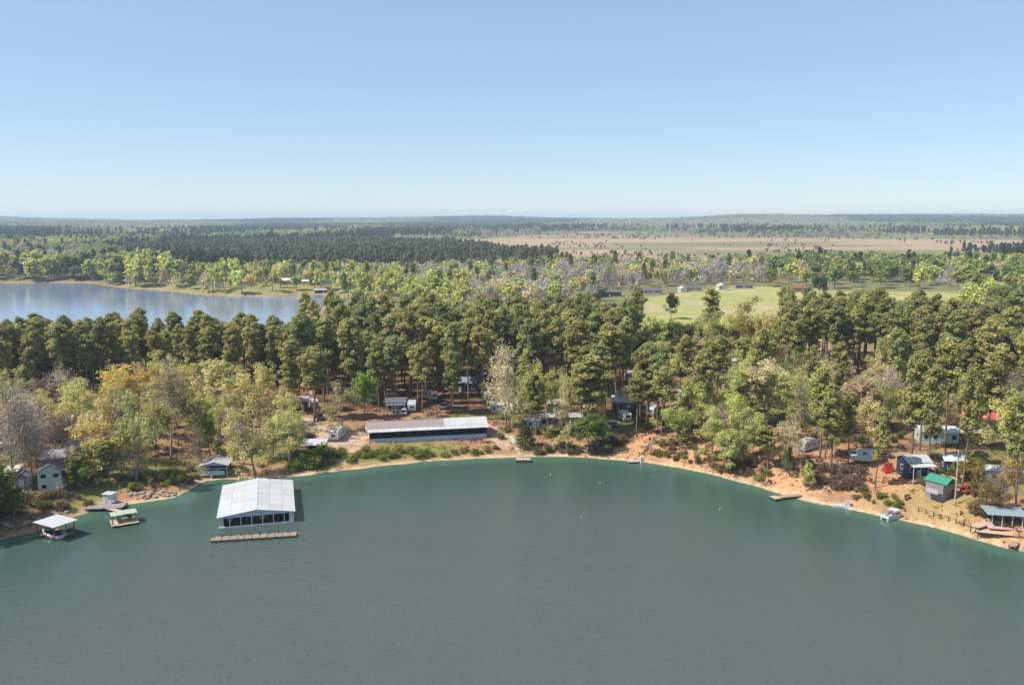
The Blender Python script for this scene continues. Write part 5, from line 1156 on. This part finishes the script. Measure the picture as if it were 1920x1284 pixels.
for px, py, lb in [(1090, 969, 'white buoy floating in the middle of the cove'), (1350, 955, 'small white buoy off the right beach'), (1125, 905, 'small white buoy nearest the far shore'), (1032, 890, 'tiny white buoy off the little platform')]:
    x, y = W(px, py, 0); r = empty('buoy', (x, y, 0), 0, lb, 'buoy'); cyl('float', r, WHITE, (0, 0, .08), .15, .28, 10, r2=.08); cyl('stem', r, GREYM, (0, 0, .35), .03, .3, 6)
# utility poles
for px, py, h_, lb in [(1790, 945, 11, 'grey utility pole right of the green roofed shed'), (905, 742, 9, 'utility pole right of the dark house')]:
    x, y, z = G(px, py); r = empty('utility_pole', (x, y, z), .3, lb, 'utility pole'); cyl('pole', r, LGREY, (0, 0, h_ / 2), .15, h_, 8, r2=.1); bx('crossarm', r, WOOD, (0, 0, h_ - .6), (2.2, .12, .12))
    for a in (-1, 0, 1): cyl('insulator', r, GREYM, (a * .9, 0, h_ - .45), .05, .2, 6)

# ------------------------------------------------------------------ far buildings across the lake and the meadow
FARB = [(409, 541, 5, 5, 4.2, 2.2, .3, WHITEP, CREAMP, 'tiny white cabin by the back lake shore', 'y', 2), (460, 533, 11, 6, 2.6, 1.6, .1, TANP, PINKD, 'pinkish roofed house behind the white cabin on the back shore', 'x', 3),
 (541, 533, 18, 8, 3, 2.2, .05, TANP, CREAMP, 'long cream roofed house across the back lake', 'x', 5), (592, 535, 9, 7, 3, 1.8, .2, BRICKR, DSHING, 'dark roofed house right of the long cream roofed house', 'x', 3),
 (575, 533, 8, 6, 2.5, 1.2, .0, TANP, CREAMP, 'small cream shed left of the dark roofed far house', 'x', 2), (612, 533, 8, 6, 3, 1.6, .2, BLUEW, DSHING, 'bluish house at the end of the back lake', 'x', 2),
 (601, 550, 9, 6, 2.6, .8, .1, DARK, WHITE, 'white roofed boathouse at the tip of the back lake', 'x', 2),
 (1143, 556, 16, 7, 3, 1.6, .0, DWOOD, DSHING, 'long dark roofed house at the left end of the meadow', 'x', 5), (1110, 562, 6, 6, 3, 2.0, .1, ORANGE, ORANGE, 'orange roofed shed peeping over the pine wood', 'y', 2),
 (1222, 552, 15, 7, 2.8, 1.6, .0, LGREY, DSHING, 'white and grey house at the left corner of the meadow', 'x', 6), (1298, 547, 14, 7, 2.8, 1.6, .0, TANP, DSHING, 'brown roofed house on the far meadow edge', 'x', 4),
 (1282, 548, 5, 5, 2.6, 1.5, .2, WHITEP, CREAMP, 'small white garage left of the brown roofed meadow house', 'y', 1), (1316, 527, 11, 7, 3, 1.6, .0, WHITEP, WHITE, 'white roofed barn behind the meadow houses', 'x', 3),
 (1356, 544, 7, 6, 3, 1.8, .1, WHITEP, CREAMP, 'little white house beside the round green tree across the meadow', 'y', 2), (1395, 541, 13, 6, 2.4, 1.0, .0, GWOOD, DSHING, 'low grey shed stretching along the far meadow', 'x', 5),
 (1505, 547, 15, 7, 2.6, 1.3, .0, BRICKR, plain('dull_red_roof', (.26, .09, .07), .8), 'long red barn on the far side of the meadow', 'x', 5), (1797, 517, 7, 7, 6, 3, .1, WHITEP, WHITEP, 'small white house among trees far to the right', 'y', 2),
 (1009, 535, 12, 7, 3, 1.6, .0, WHITEP, WHITE, 'white farmhouse in the pale wood', 'x', 3), (820, 536, 10, 6, 3, 1.5, .1, WHITEP, CREAMP, 'cream roofed house at the left of the pale wood', 'x', 3), (930, 538, 9, 6, 3, 1.5, -.1, TANP, LGREY, 'grey roofed house in the pale wood', 'x', 3)]
for px, py, wd, d, h, rh, yw, wl, rfm, lb, al, wn in FARB: house(px, py, wd, d, h, rh, yw, wl, rfm, lb, al, wn, name='house', cat='house', npan=4)

# ------------------------------------------------------------------ bushes of the banks
BUSH = []
def bushes(a, b_, n, spread, cols, hr, label, grp, kind='shrub'):
    for i in range(n):
        f_ = (i + RNG.random()) / n; px = a[0] + (b_[0] - a[0]) * f_ + RNG.normal(0, 4); py = a[1] + (b_[1] - a[1]) * f_ + RNG.uniform(-spread, spread); x, y, z = G(px, py)
        if sdist(L1, np.array([x]), np.array([y]))[0] < 1.2: continue
        h_ = RNG.uniform(*hr); ci = RNG.integers(len(cols)); cn = cols[ci]
        q_ = (h_ - hr[0]) / (hr[1] - hr[0]); lw = ('low ' if q_ < .33 else 'tall ' if q_ > .66 else '') + label.replace('KIND', cn[1]) + (', left end' if f_ < .33 else ', right end' if f_ > .66 else ', middle')
        BUSH.append((kind, x, y, h_, h_ * RNG.uniform(1.2, 1.7), jit(cn[0], .1), lw, grp.replace('KIND', cn[1]), z))
gb = [((0.25, 0.27, 0.06), 'yellow green bush'), ((0.13, 0.17, 0.04), 'dark green bush')]; bb = [((0.22, 0.15, 0.10), 'brown bush'), ((0.26, 0.2, 0.09), 'olive brown bush')]
bushes((545, 872), (625, 862), 22, 12, [gb[1], gb[0]], (1.8, 3.6), 'KIND in the thicket below the open grey roofed shed', 'KINDs of the thicket below the open shed')
bushes((620, 860), (800, 852), 34, 8, [gb[0]], (1.2, 2.6), 'KIND in front of the long building', 'KINDs in front of the long building'); bushes((800, 856), (940, 846), 14, 6, [gb[0], bb[1]], (1.0, 2.0), 'KIND on the bank right of the long building hedge', 'KINDs on the bank below the long building')
bushes((1000, 845), (1090, 850), 24, 10, [bb[0], gb[1]], (1.0, 2.2), 'KIND on the reddish bank below the mobile home', 'KINDs on the reddish bank'); bushes((1105, 848), (1160, 835), 24, 11, [bb[0]], (1.8, 3.2), 'KIND of the leafless brush right of the rounded green tree', 'KINDs of the leafless brush')
bushes((1225, 840), (1440, 890), 58, 15, [bb[0], gb[0], bb[1]], (1.0, 2.4), 'KIND along the orange right bank', 'KINDs along the orange right bank'); bushes((1340, 882), (1410, 888), 10, 6, bb, (1.5, 2.6), 'KIND under the leaning olive green tree', 'KINDs under the leaning tree')
bushes((1510, 890), (1620, 905), 40, 18, [bb[0]], (1.2, 2.6), 'KIND in the dark brush above the short dock', 'KINDs of the dark brush above the short dock'); bushes((1600, 925), (1690, 945), 22, 10, [gb[0], bb[1]], (0.8, 1.6), 'KIND at the edge of the shore lawn', 'KINDs at the edge of the shore lawn')
bushes((1825, 950), (1880, 975), 18, 12, [bb[1]], (1.2, 2.6), 'KIND behind the lakeside pavilion', 'KINDs behind the lakeside pavilion'); bushes((1690, 890), (1915, 920), 40, 22, [bb[1], gb[0]], (1.0, 2.2), 'KIND between the right bank cottages', 'KINDs between the right bank cottages')
bushes((-20, 960), (170, 935), 26, 14, [bb[0], bb[1], gb[1]], (1.2, 2.8), 'KIND on the shaded left bank', 'KINDs of the shaded left bank'); bushes((230, 905), (370, 895), 36, 16, [bb[0], bb[1], gb[0]], (1.0, 2.2), 'KIND on the leafy left slope', 'KINDs of the leafy left slope')
bushes((310, 905), (370, 895), 8, 8, [((.22, .34, .05), 'vivid green bush')], (.8, 1.6), 'KIND by the cove left of the small boathouse', 'KINDs by the cove'); bushes((120, 880), (200, 905), 10, 10, [gb[1]], (1.8, 3.2), 'KIND behind the pale green cabin', 'KINDs behind the pale green cabin')
bushes((440, 880), (470, 890), 4, 5, [gb[0]], (1.2, 2.0), 'KIND between the two boathouses', 'KINDs between the two boathouses'); bushes((1480, 800), (1700, 800), 44, 32, [gb[0], bb[1], gb[1]], (1.2, 2.6), 'KIND among the right bank cottages', 'KINDs among the right bank cottages')
bushes((930, 800), (1330, 790), 50, 26, [gb[0], bb[1], gb[1]], (1.2, 2.8), 'KIND round the cottages in the middle of the bank', 'KINDs round the cottages in the middle'); bushes((60, 840), (480, 820), 34, 30, [gb[0], bb[1], bb[0]], (1.0, 2.4), 'KIND in the open wood at left', 'KINDs in the open wood at left')

BUSH.sort(key=lambda r: r[2] - r[3] * 14)
for r in BUSH[:290]: plant(r[0], r[1], r[2], r[3], r[4], r[5], r[6], r[7], z=r[8])
def inst_copy(cm):
    nv = len(cm.vertices); co = np.zeros(nv * 3, np.float32); cm.vertices.foreach_get('co', co); me = bpy.data.meshes.new('bush'); setmesh(me, co.reshape(-1, 3), np.arange(nv).reshape(-1, 4)); me.materials.append(M_FOLI)
    for nm in ('tint', 'hue'):
        at_ = me.attributes.new(nm, 'FLOAT', 'POINT'); arr = np.zeros(nv, np.float32); cm.attributes[nm].data.foreach_get('value', arr); at_.data.foreach_set('value', arr)
    return me
woods('scrub', 'pine', [(r[1], r[2], r[8], RNG.random() * 6.28, r[3] / 2.4, *r[5]) for r in BUSH[290:]], 'scrub filling the open woods and banks behind the nearer bushes', 'scrub', protos=[inst_copy(p_[1]) for p_ in PROTO['shrub']])

# low undergrowth, tufts and sticks over the near land: far too many to count
def tuft(seed, n=16, s=.22, R=.55, asp=1.0):
    rng = np.random.default_rng(seed); C = np.stack([rng.normal(0, R, n), rng.normal(0, R, n), np.abs(rng.normal(.12, .14, n))], 1); N = rng.normal(size=(n, 3)); N[:, 2] += .5
    P = leafquads(C, N, s * (0.6 + .8 * rng.random(n)), rng, asp); me = bpy.data.meshes.new('tuft'); setmesh(me, P, np.arange(len(P)).reshape(-1, 4)); me.materials.append(M_FOLI)
    for nm, arr in (('tint', rng.normal(1, .2, n)), ('hue', rng.random(n))):
        a_ = me.attributes.new(nm, 'FLOAT', 'POINT'); a_.data.foreach_set('value', np.repeat(arr, 4).astype(np.float32))
    return me
n = 42000; X = RNG.uniform(-190, 190, n); Y = RNG.uniform(118, 330, n); d1 = sdist(L1, X, Y); d2 = sdist(L2, X, Y)
k = (d1 > .8) & (d2 > 1) & (np.abs(X) < Y * .64 + 8); 
for P_, pr_ in ((ROAD, .97), (LAWN, .6), (LAWNR, .7), (MEADOW, 1.0)): k &= ~(inpoly(P_, X, Y) & (RNG.random(n) < pr_))
k &= RNG.random(n) < np.clip((fbm(X, Y, 8, 3) - .30) * 3.2, .05, 1)
X, Y, d1 = X[k], Y[k], d1[k]; Z = terrain(X, Y); nn = fbm(X + 77, Y - 31, 18, 3); rows = []
for i in range(len(X)):
    c_ = (0.28, 0.27, 0.09) if nn[i] > .55 else (0.17, 0.10, 0.06) if RNG.random() < .5 else (0.34, 0.23, 0.13)
    if d1[i] < 3: c_ = (0.16, 0.10, 0.07) if RNG.random() < .6 else (0.4, 0.3, .2)
    rows.append((X[i], Y[i], Z[i] - .02, RNG.random() * 6.28, RNG.uniform(.35, 1.25) * (.6 if d1[i] < 3 else 1), *jit(c_, .15)))
woods('undergrowth', 'pine', rows, 'leaf litter, weeds and grass tufts over the banks and wood floors', 'undergrowth', protos=[tuft(1), tuft(2), tuft(3, 10, .3, .5, .25), tuft(4, 22, .16, .7)])
print('TUFT', len(rows))

# ------------------------------------------------------------------ haze
def boxmesh(name, x0, x1, y0, y1, z0, z1):
    me = bpy.data.meshes.new(name)
    v = [(x, y, z) for z in (z0, z1) for y in (y0, y1) for x in (x0, x1)]
    me.from_pydata(v, [], [(0, 2, 3, 1), (4, 5, 7, 6), (0, 1, 5, 4), (2, 6, 7, 3), (0, 4, 6, 2), (1, 3, 7, 5)]); return me
hz = link('haze', boxmesh('haze', -13000, 13000, -1800, 15000, -4.2, 112)); tag(hz, 'thin pale haze over the whole lake country', 'haze', kind='stuff')
mh = bpy.data.materials.new('haze'); mh.use_nodes = True; t = mh.node_tree; t.nodes.clear()
pv = t.nodes.new('ShaderNodeVolumePrincipled'); pv.inputs['Color'].default_value = (0.66, 0.82, 1.0, 1); pv.inputs['Density'].default_value = HAZE; pv.inputs['Anisotropy'].default_value = 0.1
oo = t.nodes.new('ShaderNodeOutputMaterial'); t.links.new(pv.outputs[0], oo.inputs['Volume'])
hz.data.materials.append(mh)
